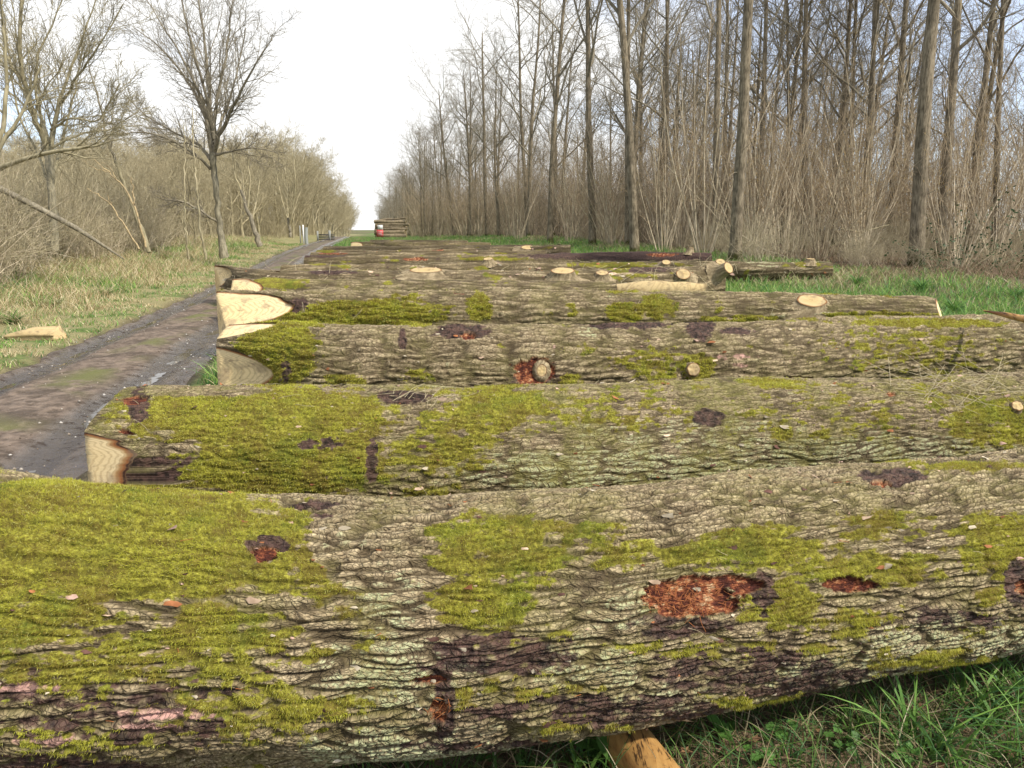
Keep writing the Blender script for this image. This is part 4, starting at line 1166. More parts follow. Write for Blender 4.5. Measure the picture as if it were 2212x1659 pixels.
traced('oak_tree', 'big many-limbed tree filling the upper left corner, green algae on its lower stems', 25,
    [(118, 540, 24), (116, 460, 21), (112, 400, 20), (108, 350, 22), (100, 310, 26)],
    [[(105, 330, 17), (80, 270, 15, -.3), (62, 220, 14, -.6), (48, 170, 12, -.8), (42, 90, 10, -1), (48, -10, 8, -1)],
     [(108, 330, 16), (118, 270, 13, .4), (130, 220, 10, .6), (150, 150, 7, .9), (185, 70, 5, 1), (210, -10, 3, 1)],
     [(105, 310, 12), (90, 260, 10, .8), (72, 200, 8, 1), (80, 120, 6, 1.4), (120, 40, 4, 1.5), (140, -20, 3, 1.6)],
     [(130, 225, 8), (170, 160, 6, -.6), (220, 90, 4, -1), (265, 10, 3, -1)],
     [(60, 215, 8), (30, 150, 7, .4), (0, 90, 5, .8), (-40, 30, 4, 1)],
     [(110, 280, 8), (160, 250, 5, -1), (210, 270, 4, -1), (260, 180, 3, -1)],
     [(110, 320, 8), (170, 290, 5, .5), (240, 280, 4, .8), (300, 240, 2, 1)],
     [(110, 400, 8), (80, 330, 7, 1), (40, 250, 6, 1.5), (20, 150, 5, 2), (10, 30, 4, 2)],
     [(112, 380, 9), (140, 300, 7, 1.2), (160, 200, 5, 1.6), (180, 100, 4, 2)]], 502, M_ASH, M_SCR, ASP, .75)
traced('oak_tree', 'leaning tree at the left edge, long low limb reaching right over the scrub', 21,
    [(-60, 560, 22), (-45, 480, 20), (-25, 400, 17), (-10, 365, 15)],
    [[(-12, 370, 13), (40, 345, 9, -.3), (100, 330, 8, -.4), (160, 322, 7, -.6), (220, 315, 4, -.6), (262, 300, 2, -.6)],
     [(-20, 390, 12), (0, 300, 10, .3), (20, 200, 8, .5), (10, 100, 6, .6), (0, -10, 4, .6)],
     [(-30, 420, 10), (-10, 330, 9, .8), (50, 240, 6, 1.2), (90, 140, 4, 1.3)]], 503, M_ASH, M_SCR, [(6, 0.3, 0.4, 40, 6, 0.13, 0.05, 0.5, 0.006), (5, 0.15, 0.5, 36, 4, 0.16, 0.03, 0.6, 0.004), (4, 0.2, 0.5, 38, 3, 0.2, 0.02, 0.7, 0.0035)])
traced('birch_tree', 'thin leaning sapling slanting left between the corner tree and the fan-shaped tree', 27,
    [(322, 545, 9), (300, 480, 8), (270, 410, 7), (250, 350, 7)],
    [[(250, 352, 6), (232, 300, 5), (215, 230, 4, .2), (200, 170, 3, .2), (190, 130, 2, .2)], [(240, 320, 3), (244, 250, 2), (242, 180, 1.5)]], 504, M_SCR, M_OAKC,
    [(7, 0.2, 0.35, 35, 5, 0.13, 0.05, 0.5, 0.004), (4, 0.2, 0.5, 38, 3, 0.2, 0.02, 0.7, 0.003)])
for i, (lb, tr, lm, Y) in enumerate([
    ('pale thin stem standing left of the fan-shaped tree', [(408, 560, 6), (400, 480, 5), (398, 430, 5)], [[(398, 430, 4), (400, 340, 3), (396, 270, 2)]], 31),
    ('pale spotted stem leaning onto the fan-shaped tree', [(445, 560, 7), (432, 480, 6), (425, 410, 5)], [[(425, 410, 5), (418, 340, 4), (415, 230, 2)]], 32),
    ('dark green dense shrub-like tree right of the fan-shaped tree, stems leaning left', [(562, 532, 20), (540, 470, 13), (520, 410, 9)], [[(530, 440, 7), (505, 370, 5), (500, 310, 3)], [(535, 450, 7), (540, 380, 5), (530, 300, 3)], [(530, 430, 6), (520, 360, 5, 1), (480, 310, 3, 1)], [(545, 480, 6), (560, 400, 4, 1), (565, 320, 3, 1)]], 42),
    ('round many-stemmed tree by the verge where the track bends away', [(628, 512, 10), (625, 490, 9), (622, 470, 8)], [[(622, 480, 5), (600, 400, 4), (590, 340, 3)], [(622, 480, 5), (620, 400, 4, 1), (610, 330, 3, 1)], [(625, 480, 5), (650, 410, 4), (660, 340, 3)], [(625, 490, 5), (640, 400, 4, -1), (630, 320, 3, -1)]], 60)]):
    traced('scrub_tree', lb, Y, tr, lm, 510 + i, M_OAKC if i > 1 else M_SCR, M_SCRT, [(9, 0.15, 0.45, 34, 6, 0.13, 0.04, 0.5, 0.007), (7, 0.15, 0.5, 38, 4, 0.18, 0.02, 0.7, 0.005), (5, 0.2, 0.5, 38, 3, 0.2, 0.0, 0.7, 0.004)] if i > 1 else [(6, 0.2, 0.35, 35, 5, 0.13, 0.05, 0.5, 0.004), (4, 0.2, 0.5, 38, 3, 0.2, 0.02, 0.7, 0.003)], .62 if i > 1 else .8)

# fallen pole and snapped peeled branches
pole('fallen_pole', 'long grey fallen pole slanting down from the left edge into the scrub', 'pole', [at(-30, 392, 20.5), at(60, 437, 20.6), at(160, 490, 20.8), at(215, 525, 21), at(268, 560, 21.5)], [0.085, 0.075, 0.065, 0.04, 0.015], M_OAKC, 10)
M_PALE = mat_flat('stripped_branch', (0.48, 0.36, 0.19), 0.7, (0.22, 0.17, 0.10), 9)
def snapped(label, paths, Y):
    lst = []
    for pl in paths:
        A = np.array([list(at(p[0], p[1], Y)) + [p[2] * K / F * Y / 2] for p in pl]); t0 = np.linspace(0, 1, len(A)); t = np.linspace(0, 1, 16)
        B = np.stack([np.interp(t, t0, A[:, k]) for k in range(4)], -1)
        for _ in range(2): B[1:-1] = (B[:-2] + 2 * B[1:-1] + B[2:]) / 4
        lst.append((B[:, :3] + np.random.RandomState(len(lst)).randn(16, 3) * .02, B[:, 3] * .62))
    org = lst[0][0][0].copy(); lst = [(P - org, R) for P, R in lst]
    root = empty('broken_branch', tuple(org), label, 'branch', 'snapped pale branches in the left scrub')
    obj('limb', tube_mesh('limb', lst[:1], 9), M_PALE, root)
    if lst[1:]: obj('twig', tube_mesh('twig', lst[1:], 6), M_PALE, root)
snapped('taller forked pale branch with stripped bark arching left in the scrub', [[(312, 536, 8), (300, 480, 7), (285, 430, 7), (258, 395, 5), (235, 370, 4), (205, 345, 2)], [(290, 440, 5), (286, 400, 4), (284, 385, 2)], [(250, 385, 3), (238, 360, 2), (220, 352, 1)], [(236, 372, 3), (200, 362, 2), (180, 345, 1)]], 23)
snapped('lower arching pale branch left of the forked one', [[(298, 540, 7), (270, 490, 6), (245, 450, 5), (215, 420, 4), (190, 408, 2)], [(244, 450, 3), (234, 425, 2)]], 22.6)

# --- scrub at the left edge: bramble-like thin pale stems
def thicket_meshes(seed, n, H, spread):
    rgt = np.random.RandomState(seed); st = []; outs = [[], []]
    for k in range(n):
        p = np.array([rgt.randn() * spread, rgt.randn() * spread, -.05])
        P, R = grow(rgt, p, (rgt.randn() * .35, rgt.randn() * .35, 1), H * (0.4 + .7 * rgt.rand()), 0.009 + .006 * rgt.rand(), 0.004, 8, 0.13, -0.02)
        st.append((P, R)); ramify(rgt, P, R, 0, [(6, 0.2, 0.35, 45, 4, 0.18, 0.0, 0.6, 0.0035), (3, 0.2, 0.5, 45, 3, 0.2, 0.0, 0.8, 0.003)], outs)
    return tube_mesh('stems', st, 4), multi_tube_mesh('twigs', [(outs[0], 3), (outs[1], 3)])
tk = [thicket_meshes(600 + k, 46, (2.6, 2.0, 3.2)[k], 0.6) for k in range(3)]
tfirst = {}
def place_thicket(k, x, y, sc, label, group):
    z = gzf(x, y)
    if k not in tfirst:
        root = empty('scrub_thicket', (x, y, z), label, 'shrub', group, 0); root.scale = (sc,) * 3
        obj('stems', tk[k][0], M_HAZ, root); obj('twigs', tk[k][1], M_SCRT, root)['kind'] = 'stuff'; tfirst[k] = root; return
    r = copy_tree(tfirst[k], label, group); r.location = (x, y, z); r.rotation_euler = (0, 0, rg.rand() * 6.28); r.scale = (sc,) * 3
lt = []; tries = 0
while len(lt) < 105 and tries < 20000:
    tries += 1
    y = 19.5 + 22 * rg.rand(); x = road_c(y) - 7.5 - 10 * rg.rand()
    if y > 30: x = road_c(y) - 6.5 - 14 * rg.rand()
    if x < -0.7 * y - 1: continue
    if any((x - a) ** 2 + (y - b) ** 2 < 0.9 for a, b in lt): continue
    lt.append((x, y))
for _ in range(34):
    y = 16.5 + 6 * rg.rand(); lt.append((road_c(y) - 5.6 - (0.7 * y - 8.5) * rg.rand(), y))
for (x, y) in lt: place_thicket(rg.randint(3), x, y, 0.7 + 0.5 * rg.rand(), 'tangled thin leafless thicket behind the straw-coloured verge on the left', 'thickets behind the left verge')
lt = []
while len(lt) < 60:
    y = 25 + 25 * rg.rand(); x = wood_edge_r(y) + 0.5 + (0.68 * y + 1 - wood_edge_r(y)) * rg.rand()
    lt.append((x, y))
for (x, y) in lt: place_thicket(rg.randint(3), x, y, 0.35 + 0.3 * rg.rand(), 'low tangled leafless thicket on the floor of the right-hand wood', 'low thickets under the right-hand trees')

# bramble with dark leaves on the right
def bramble(seed, label, x, y, sc):
    rgt = np.random.RandomState(seed); st = []; V = []; T = []; Cc = []
    for k in range(18):
        P, R = grow(rgt, (rgt.randn() * .3, rgt.randn() * .3, 0), (rgt.randn() * .6, rgt.randn() * .6, 1), 1.6 + rgt.rand(), 0.008, 0.003, 10, 0.15, -0.09)
        st.append((P, R))
        for q in range(16):
            p = P[rgt.randint(3, 10)] + rgt.randn(3) * .05
            a = rgt.randn(3); a /= np.linalg.norm(a); b = np.cross(a, rgt.randn(3)); b /= np.linalg.norm(b); s_ = .03 + .025 * rgt.rand()
            i = len(V); V += [p - a * s_, p + b * s_ * .6, p + a * s_, p - b * s_ * .6]; T += [[i, i + 1, i + 2], [i, i + 2, i + 3]]
            c = np.array([0.05, 0.085, 0.035]) * (0.7 + .8 * rgt.rand()); Cc += [c] * 4
    root = empty('bramble_bush', (x, y, gzf(x, y)), label, 'bush', 'brambles at the edge of the right-hand wood'); root.scale = (sc,) * 3
    obj('stems', tube_mesh('stems', st, 4), M_SCR, root)
    obj('leaves', mesh_np('leaves', V, None, T, attrs={'tint': np.array(Cc)}, smooth=False), M_LEAF, root)['kind'] = 'stuff'
for i, (dx, dy, lb) in enumerate([(2090, 590, 'dark leaved bramble right of the widest trunk'), (2180, 575, 'dark leaved bramble at the right edge before the leaning trunks'), (2010, 600, 'low bramble in front of the mossy foot of the widest trunk'), (1850, 566, 'small bramble in the leaf litter left of the widest trunk')]):
    x, y, z = ground_hit(dx, dy); bramble(700 + i, lb, x, y, (1.0, 1.1, .5, .4)[i])

# ------------------------------------------------------------------ grasses
def blades(name, label, pos, h, w, lean, cols, seed, nseg=3, cat='grass', az=None, mat=None, droop=0.6):
    """pos (n,3); h,w (n); cols (n,3)"""
    r = np.random.RandomState(seed); n = len(pos)
    if az is None: az = r.rand(n) * 2 * PI
    dx, dy = np.cos(az), np.sin(az)
    t = np.linspace(0, 1, nseg + 1)
    ln = lean * (0.4 + 1.1 * r.rand(n))
    side = np.stack([-dy, dx, 0 * dx], -1)
    ph = r.rand(n) * 2 * PI; side2 = side * np.cos(ph)[:, None] + np.stack([dx, dy, 0 * dx], -1) * np.sin(ph)[:, None]
    V = np.empty((n, 2 * nseg + 1, 3))
    for i, q in enumerate(t):
        hor = ln * h * q ** 1.7; ver = h * (q - droop * ln * 0.5 * q ** 2.2)
        c = pos + np.stack([dx * hor, dy * hor, ver], -1)
        ww = (w * (1 - 0.75 * q ** 1.5))[:, None] * side2 * 0.5
        if i < nseg: V[:, 2 * i] = c - ww; V[:, 2 * i + 1] = c + ww
        else: V[:, 2 * nseg] = c
    b = (np.arange(n) * (2 * nseg + 1))[:, None]
    Q = np.concatenate([b + np.array([2 * i, 2 * i + 1, 2 * i + 3, 2 * i + 2]) for i in range(nseg - 1)], 0)
    T = b + np.array([2 * nseg - 2, 2 * nseg - 1, 2 * nseg])
    tint = np.repeat(cols, 2 * nseg + 1, axis=0)
    me = mesh_np(name, V.reshape(-1, 3), Q, T, attrs={'tint': tint}, smooth=True)
    o = obj(name, me, mat or M_GRASS); tag(o, label, cat, kind='stuff'); return o
GRN = np.array([[0.10, 0.21, 0.04], [0.16, 0.29, 0.06], [0.08, 0.18, 0.06], [0.25, 0.34, 0.09]])
STR = np.array([[0.62, 0.52, 0.30], [0.50, 0.40, 0.22], [0.74, 0.64, 0.42], [0.38, 0.30, 0.16]])
def tuft_field(r, ntuft, per, sampler, rad):
    X = []; Y = []; I = []
    tx, ty_ = sampler(r, ntuft)
    k = np.repeat(np.arange(ntuft), per)
    x = tx[k] + r.randn(len(k)) * rad; y = ty_[k] + r.randn(len(k)) * rad
    return x, y, k
# left verge
r = np.random.RandomState(21)
def s_verge(r, n):
    y = 5 + 60 * r.rand(n) ** 1.5; s = -(ROADW - 0.05 + (7.5 * r.rand(n) ** 0.9)); return road_c(y) + s, y
x, y, k = tuft_field(r, 5200, 18, s_verge, 0.09)
s = -(x - road_c(y)); ok = s > ROADW - 0.16 + 0.22 * noise2(x * 1.5, y * 1.5, 6); x, y, k, s = x[ok], y[ok], k[ok], s[ok]
strw = sm(-0.35, 0.20, noise2(x * 0.45, y * 0.3, 33) + 0.30 * (s - 2.6) / 3 )
n = len(x); pick = r.rand(n) < (0.25 + 0.6 * strw)
tcol = r.rand(5200)[k]
cols = np.where(pick[:, None], STR[r.randint(0, 4, n)], GRN[r.randint(0, 4, n)] * (0.9 + 0.6 * tcol[:, None])) * (0.8 + 0.4 * r.rand(n, 1))
hh = (0.05 + 0.06 * r.rand(n)) * (1 + 4.2 * sm(1.9, 4.2, s) * (0.4 + 0.9 * tcol))
blades('verge_grass', 'straw-coloured and green grass on the verge left of the track', np.stack([x, y, gz(x, y) - .01], -1), hh, 0.007 + 0.004 * r.rand(n) + y * 0.00025, 0.8, cols, 22)
# right-hand clearing grass
def s_right(r, n):
    y = 9 + 85 * r.rand(n) ** 2.0; lo = road_c(y) + 1.6; hi = np.minimum(wood_edge_r(y) + 2.5, 0.68 * y + 1.5)
    q = r.rand(n); x = lo + (hi - lo) * q
    return x, y
x, y, k = tuft_field(r, 15000, 16, s_right, 0.12)
n = len(x); tcol = r.rand(15000)[k]
strw = sm(0.1, 0.6, noise2(x * 0.3, y * 0.25, 37) + 0.35 * sm(-1, 2, x - wood_edge_r(y)) )
pick = r.rand(n) < 0.12 + 0.55 * strw
cols = np.where(pick[:, None], STR[r.randint(0, 4, n)] * .8, GRN[r.randint(0, 4, n)] * (0.85 + 0.7 * tcol[:, None])) * (0.8 + 0.4 * r.rand(n, 1))
hh = (0.12 + 0.14 * r.rand(n)) * (0.6 + 1.1 * tcol) * (1 - .3 * (s_right is None))
blades('clearing_grass', 'fresh green grass between the felled trunks and the right-hand wood', np.stack([x, y, gz(x, y) - .01], -1), hh, 0.008 + 0.004 * r.rand(n) + y * 0.00028, 0.8, cols, 23)
# woodland floor litter
def s_floor(r, n):
    y = 22 + 60 * r.rand(n) ** 1.4; lo = wood_edge_r(y) - 1.0; return lo + (0.7 * y + 1 - lo) * r.rand(n), y
x, y = s_floor(r, 26000); n = len(x)
BR = np.array([[0.26, 0.18, 0.11], [0.18, 0.12, 0.07], [0.38, 0.29, 0.18], [0.09, 0.11, 0.04]])
blades('woodland_litter', 'brown dead stems and leaf litter on the floor of the right-hand wood', np.stack([x, y, gz(x, y) - .01], -1), 0.06 + 0.3 * r.rand(n) ** 2, 0.012 + y * .0003, 1.2, BR[r.randint(0, 4, n)], 24, cat='litter')
def s_floorl(r, n):
    y = 15 + 45 * r.rand(n) ** 1.2; lo = road_c(y) - 6.0; return lo - 9 * r.rand(n), y
x, y = s_floorl(r, 26000); n = len(x)
blades('woodland_litter', 'brown dead stems and litter under the scrub on the left', np.stack([x, y, gz(x, y) - .01], -1), 0.1 + 0.45 * r.rand(n) ** 1.6, 0.010 + y * .0003, 1.0, BR[r.randint(0, 4, n)] * 1.15, 25, cat='litter')
# near grass at lower right
def near_pos(n, x0, x1, y0, y1): return x0 + (x1 - x0) * r.rand(n), y0 + (y1 - y0) * r.rand(n)
x, y = near_pos(24000, -0.9, 3.6, 1.1, 3.8); n = len(x)
cols = np.where(r.rand(n, 1) < 0.25, STR[r.randint(0, 4, n)] * .7, GRN[r.randint(0, 3, n)] * (0.35 + 0.65 * r.rand(n, 1)))
blades('near_grass', 'fine dark green grass below the nearest trunk at lower right', np.stack([x, y, gz(x, y) - .01], -1), 0.05 + 0.20 * r.rand(n) ** 1.6, 0.0035 + .003 * r.rand(n), 1.0, cols, 26, nseg=4)
# broad sedge tussocks
def tussock(label, x, y, n, h, seed, wdt=0.011, lean=1.0, col=None, az=None):
    rt = np.random.RandomState(seed)
    p = np.stack([x + rt.randn(n) * .035, y + rt.randn(n) * .035, np.full(n, gzf(x, y) - .01)], -1)
    c = GRN[rt.randint(0, 3, n)] * (0.8 + .6 * rt.rand(n, 1))
    if col is not None: c = np.where(rt.rand(n, 1) < .5, c, np.array(col))
    o = blades('grass_tussock', label, p, h * (0.55 + 0.6 * rt.rand(n)), np.full(n, wdt) * (0.6 + .7 * rt.rand(n)), lean, c, seed, nseg=6, az=az, droop=.8)
    del o['kind']; o['category'] = 'grass'; return o
for i, (dx, dy, n, h, wd, lb) in enumerate([(1265, 1655, 26, .17, .011, 'small grass tuft left of the peeled pole'), (1960, 1600, 34, .34, .012, 'broad bladed grass tussock midway between the pole and the right corner'), (2130, 1560, 30, .30, .013, 'broad bladed tussock close to the right edge'),
        (2200, 1640, 40, .32, .006, 'fine bladed tussock in the lower right corner'), (2080, 1500, 26, .24, .010, 'tussock tucked under the nearest trunk at the right'), (1700, 1640, 26, .15, .006, 'fine grass tuft just right of the peeled pole'), (2040, 1650, 36, .30, .010, 'leaning green tussock on the bottom edge left of the corner tussock'), (2190, 1520, 40, .34, .008, 'long bladed tussock against the trunk at the right edge'), (1850, 1570, 24, .2, .007, 'thin tussock growing out from under the nearest trunk')]):
    gx_, gy_, _ = ground_hit(dx, dy); tussock(lb, gx_, gy_, n, h, 800 + i, wd)
for i, (dx, dy, lb) in enumerate([(2060, 680, 'bright green grass tussock beside the right end of the knotted trunk'), (1990, 630, 'green tussock in the clearing behind the trunk with the oval knot'), (2190, 650, 'spreading tussock at the right edge of the clearing'), (1850, 620, 'green tussock right of the lichen-tipped trunk'), (330, 545, 'lime green tussock at the foot of the snapped branches')]):
    gx_, gy_, _ = ground_hit(dx, dy); tussock(lb, gx_, gy_, 130, .5, 820 + i, .02, 1.0)
# straw tussocks at left verge
for i, (dx, dy, lb) in enumerate([(30, 700, 'pale straw tussock at the left edge behind the split log'), (120, 665, 'pale straw tussock above the split log'), (230, 640, 'pale straw tussock midway along the verge')]):
    gx_, gy_, _ = ground_hit(dx, dy); tussock(lb, gx_, gy_, 170, .42, 840 + i, .014, 1.3, (0.55, 0.46, 0.28))

# broad leaf herbs near bottom
def herb(label, x, y, seed, kind, nleaf, size):
    rt = np.random.RandomState(seed); V = []; T = []; C = []; st = []
    for k in range(nleaf):
        a = rt.rand() * 6.28; hgt = size * (0.8 + 1.2 * rt.rand()); rad = size * (0.4 + 1.3 * rt.rand())
        c = np.array([math.cos(a) * rad, math.sin(a) * rad, hgt])
        st.append((np.array([[0, 0, 0], c * [.5, .5, .8], c]), np.array([.0018, .0014, .001])))
        up = np.array([rt.randn() * .35, rt.randn() * .35 - .25, 1]); up /= np.linalg.norm(up)
        u = np.array([math.cos(a), math.sin(a), 0]) - up * up.dot([math.cos(a), math.sin(a), 0]); u /= np.linalg.norm(u); v = np.cross(up, u)
        m = 28; i0 = len(V); V.append(c + up * -.002)
        col = np.array([0.085, 0.19, 0.04]) * (0.7 + .7 * rt.rand())
        C.append(col * 1.15)
        for q in range(m):
            th = q / m * 2 * PI
            if kind == 'lobed':
                rr = size * .62 * (0.72 + 0.28 * abs(math.cos(1.5 * th))) * (0.88 + 0.12 * math.cos(9 * th)); off = 0
                pt = u * rr * math.cos(th) + v * rr * math.sin(th)
            else:
                rr = size; pt = u * rr * 1.5 * math.cos(th) + v * rr * .55 * math.sin(th) * (1 - .25 * math.cos(th))
            V.append(c + pt + up * (.1 * np.dot(pt, pt) / size + .0015 * math.sin(5 * th))); C.append(col)
        for q in range(m): T.append([i0, i0 + 1 + q, i0 + 1 + (q + 1) % m])
    root = empty('leafy_herb', (x, y, gzf(x, y)), label, 'plant', 'low leafy herbs under the nearest trunk')
    obj('leaves', mesh_np('leaves', V, None, T, attrs={'tint': np.array(C)}), M_LEAF, root)
    obj('stems', tube_mesh('stems', st, 4), M_LEAF, root)
    me = root.children[1].data; at_ = me.attributes.new('tint', 'FLOAT_COLOR', 'POINT'); at_.data.foreach_set('color', np.tile([.12, .16, .05, 1.], len(me.vertices)).astype(np.float32))
for i, (dx, dy, kd, nl_, sz, lb) in enumerate([
    (1290, 1640, 'long', 6, .045, 'dock-like herb with long oval leaves left of the peeled pole'),
    (1690, 1600, 'lobed', 9, .03, 'scallop-leaved herb nearest the peeled pole on its right'),
    (1820, 1625, 'lobed', 10, .034, 'scallop-leaved herb in the middle of the grass at lower right'),
    (1640, 1655, 'lobed', 8, .03, 'scallop-leaved herb on the bottom edge right of the pole'),
    (1960, 1655, 'lobed', 8, .03, 'scallop-leaved herb on the bottom edge toward the right corner'),
    (1050, 1650, 'lobed', 10, .02, 'tiny-leaved herb in the shade left of the dock-like plant'),
    (1140, 1655, 'lobed', 10, .022, 'tiny-leaved herb close left of the dock-like plant'),
    (1560, 1600, 'long', 4, .032, 'single broad-leaved herb in the shade right of the pole'),
    (2120, 1650, 'lobed', 8, .028, 'scallop-leaved herb under the corner tussock')]):
    gx_, gy_, _ = ground_hit(dx, dy); herb(lb, gx_, gy_, 900 + i, kd, nl_, sz)
# dead leaves on the ground near
def leaves(name, label, n, sampler, seed, size):
    rt = np.random.RandomState(seed); V = []; T = []; C = []
    for k in range(n):
        p = sampler(rt); a = rt.rand() * 6.28; s_ = size * (.6 + .8 * rt.rand())
        up = np.array([rt.randn() * .3, rt.randn() * .3, 1]); up /= np.linalg.norm(up)
        u = np.array([math.cos(a), math.sin(a), 0]); u -= up * up.dot(u); v = np.cross(up, u); i0 = len(V); m = 10
        V.append(p); col = np.array([[.30, .17, .09], [.22, .12, .07], [.40, .27, .17]][rt.randint(3)]) * (.6 + .6 * rt.rand()); C.append(col)
        for q in range(m):
            th = q / m * 2 * PI; rr = s_ * (.75 + .25 * math.cos(5 * th))
            V.append(p + u * rr * math.cos(th) + v * rr * .6 * math.sin(th) + up * rr * .35 * abs(math.sin(th + k))); C.append(col)
        for q in range(m): T.append([i0, i0 + 1 + q, i0 + 1 + (q + 1) % m])
    o = obj(name, mesh_np(name, V, None, T, attrs={'tint': np.array(C)}), M_LEAF); tag(o, label, 'leaves', kind='stuff')
leaves('dead_leaves', 'brown dead oak leaves scattered in the grass below the nearest trunk', 420, lambda q: np.array([-.8 + 4 * q.rand(), 1.1 + 2.0 * q.rand(), .012 + .03 * q.rand()]), 31, .024)

# ------------------------------------------------------------------ debris on the logs
def debris(L, name, label, n, seed, ln=(0.03, 0.14), region=None, col=(0.50, 0.42, 0.26), rr=0.0012):
    rt = np.random.RandomState(seed); lst = []
    nph = int((L.phi < math.radians(128)).sum()); ns_ = L.P.shape[0]
    k = 0
    while k < n:
        i = rt.randint(5, ns_ - 5); j = int(nph * (0.25 + 0.7 * rt.rand()))
        j = min(j, nph - 2); p = L.P[i, j]
        if region is not None:
            a, b = project(p[None]);
            if ((a[0] - region[0]) / region[2]) ** 2 + ((b[0] - region[1]) / region[3]) ** 2 > 1: 
                if rt.rand() < 0.9995: continue
        nn = np.array([0, -math.cos(L.phi[j]), math.sin(L.phi[j])])
        tan = np.cross(nn, [1, 0, 0]); a = rt.rand() * 6.28
        d = np.array([1, 0, 0]) * math.cos(a) + tan * math.sin(a) + nn * abs(rt.randn()) * .15
        l_ = ln[0] + (ln[1] - ln[0]) * rt.rand()
        P, R = grow(rt, p + nn * .003, d, l_, rr, rr * .5, 6, .12, -.02); P += nn * 0.004 + np.array([0, 0, 0.0]); lst.append((P, R)); k += 1
    me = tube_mesh(name, lst, 4); o = obj(name, me, mat_flat(name + '_straw', col, .8)); tag(o, label, 'straw', kind='stuff')
debris(LG1, 'torn_fibres', 'orange torn wood fibres curling from the large wound on the nearest trunk', 110, 48, (0.012, 0.05), (1480, 1295, 100, 40), (0.42, 0.15, 0.05), .0011)
debris(LG1, 'torn_fibres', 'orange torn fibres at the small lower wound left of centre', 50, 49, (0.012, 0.04), (950, 1530, 26, 34), (0.42, 0.15, 0.05), .0011)
debris(LG2, 'straw_debris', 'dry grass stalks scattered over the mossy trunk behind the nearest one', 60, 41)
debris(LG2, 'straw_debris', 'tuft of long dry grass stems heaped on the right of the second trunk', 70, 42, (0.1, 0.45), (2050, 838, 130, 26), rr=.0018)
debris(LG2, 'straw_debris', 'dry stalks caught in the dark patch left of centre on the second trunk', 24, 45, (0.05, 0.22), (890, 862, 70, 16), rr=.0014)
debris(LG1, 'straw_debris', 'few short dry stalks on the nearest trunk', 26, 43, (0.02, 0.07), rr=.0009)
debris(LG4, 'straw_debris', 'dry stalks scattered on the trunk with the oval knot', 30, 44, (0.1, 0.35), rr=.003)
debris(LG6, 'straw_debris', 'straw and chips littering the knotty trunk', 90, 46, (0.1, 0.6), rr=.005)
debris(LG7, 'straw_debris', 'straw littering the long thin trunk', 60, 47, (0.1, 0.6), rr=.006)

def chips(L, label, n, seed, smin, smax, cols, name='bark_chips'):
    rt = np.random.RandomState(seed); nph = int((L.phi < math.radians(128)).sum()); ns_ = L.P.shape[0]; V = []; T = []; C = []
    for k in range(n):
        i = rt.randint(5, ns_ - 5); j = int(nph * (0.05 + 0.92 * rt.rand())); p = L.P[i, min(j, nph - 2)]
        nn = np.array([0.3 * rt.randn(), -math.cos(L.phi[j]) + .25 * rt.randn(), math.sin(L.phi[j]) + .25 * rt.randn()]); nn /= np.linalg.norm(nn)
        u = np.array([1, 0, 0.]) - nn * nn[0]; u /= np.linalg.norm(u); v = np.cross(nn, u); s_ = smin + (smax - smin) * rt.rand() ** 2
        m = 7; i0 = len(V); c0 = p + nn * .004; V.append(c0 + nn * .002); col = np.array(cols[rt.randint(len(cols))]) * (.6 + .7 * rt.rand()); C.append(col)
        for q in range(m):
            th = q / m * 2 * PI; r_ = s_ * (.6 + .7 * rt.rand()); V.append(c0 + u * r_ * 1.7 * math.cos(th) + v * r_ * .7 * math.sin(th) + nn * .003 * rt.randn()); C.append(col)
        for q in range(m): T.append([i0, i0 + 1 + q, i0 + 1 + (q + 1) % m])
    o = obj(name, mesh_np(name, V, None, T, attrs={'tint': np.array(C)}, smooth=False), M_CHIP); tag(o, label, 'bark chips', kind='stuff')
M_CHIP = mat_attr('bark_chip', 0.85, 0, 0.6)
CH = [(.55, .40, .28), (.50, .33, .26), (.42, .36, .26), (.60, .52, .38), (.12, .06, .045), (.30, .12, .05)]
chips(LG1, 'small pinkish and tan bark flakes lying over the nearest trunk', 420, 61, .003, .013, CH)
chips(LG2, 'small bark flakes lying over the mossy second trunk', 320, 62, .004, .018, CH)
chips(LG3, 'bark flakes lying on the trunk with the torn orange hole', 200, 63, .006, .022, CH)
chips(LG6, 'wood chips strewn over the knotty trunk', 160, 64, .015, .06, CH)
chips(LG7, 'wood chips strewn over the long thin trunk', 120, 65, .015, .06, CH)
chips(LG9, 'wood chips strewn over the trunk with the clean right end', 80, 66, .02, .07, CH)
rt_ = np.random.RandomState(77); npb = 1500
pyb = 4 + 30 * rt_.rand(npb) ** 1.3; psb = (rt_.rand(npb) * 2 - 1) * 1.3
V = []; T = []; C = []
octv = np.array([[1, 0, 0], [-1, 0, 0], [0, 1, 0], [0, -1, 0], [0, 0, 1], [0, 0, -1]], float); octf = [[0, 2, 4], [2, 1, 4], [1, 3, 4], [3, 0, 4], [2, 0, 5], [1, 2, 5], [3, 1, 5], [0, 3, 5]]
for k in range(npb):
    x = float(road_c(pyb[k])) + psb[k]; z = gzf(x, pyb[k]) - .03; s_ = .006 + .016 * rt_.rand() ** 3
    i0 = len(V); V += list(octv * s_ * (.7 + .6 * rt_.rand(6, 1)) * [1, 1, .6] + [x, pyb[k], z]); T += [[a + i0 for a in f] for f in octf]
    C += [np.array([(.42, .38, .33), (.16, .12, .09), (.30, .25, .2), (.55, .52, .48)][rt_.randint(4)])] * 6
o = obj('gravel', mesh_np('gravel', V, None, T, attrs={'tint': np.array(C)}, smooth=False), M_CHIP); tag(o, 'small pale stones scattered on the muddy track', 'stones', kind='stuff')

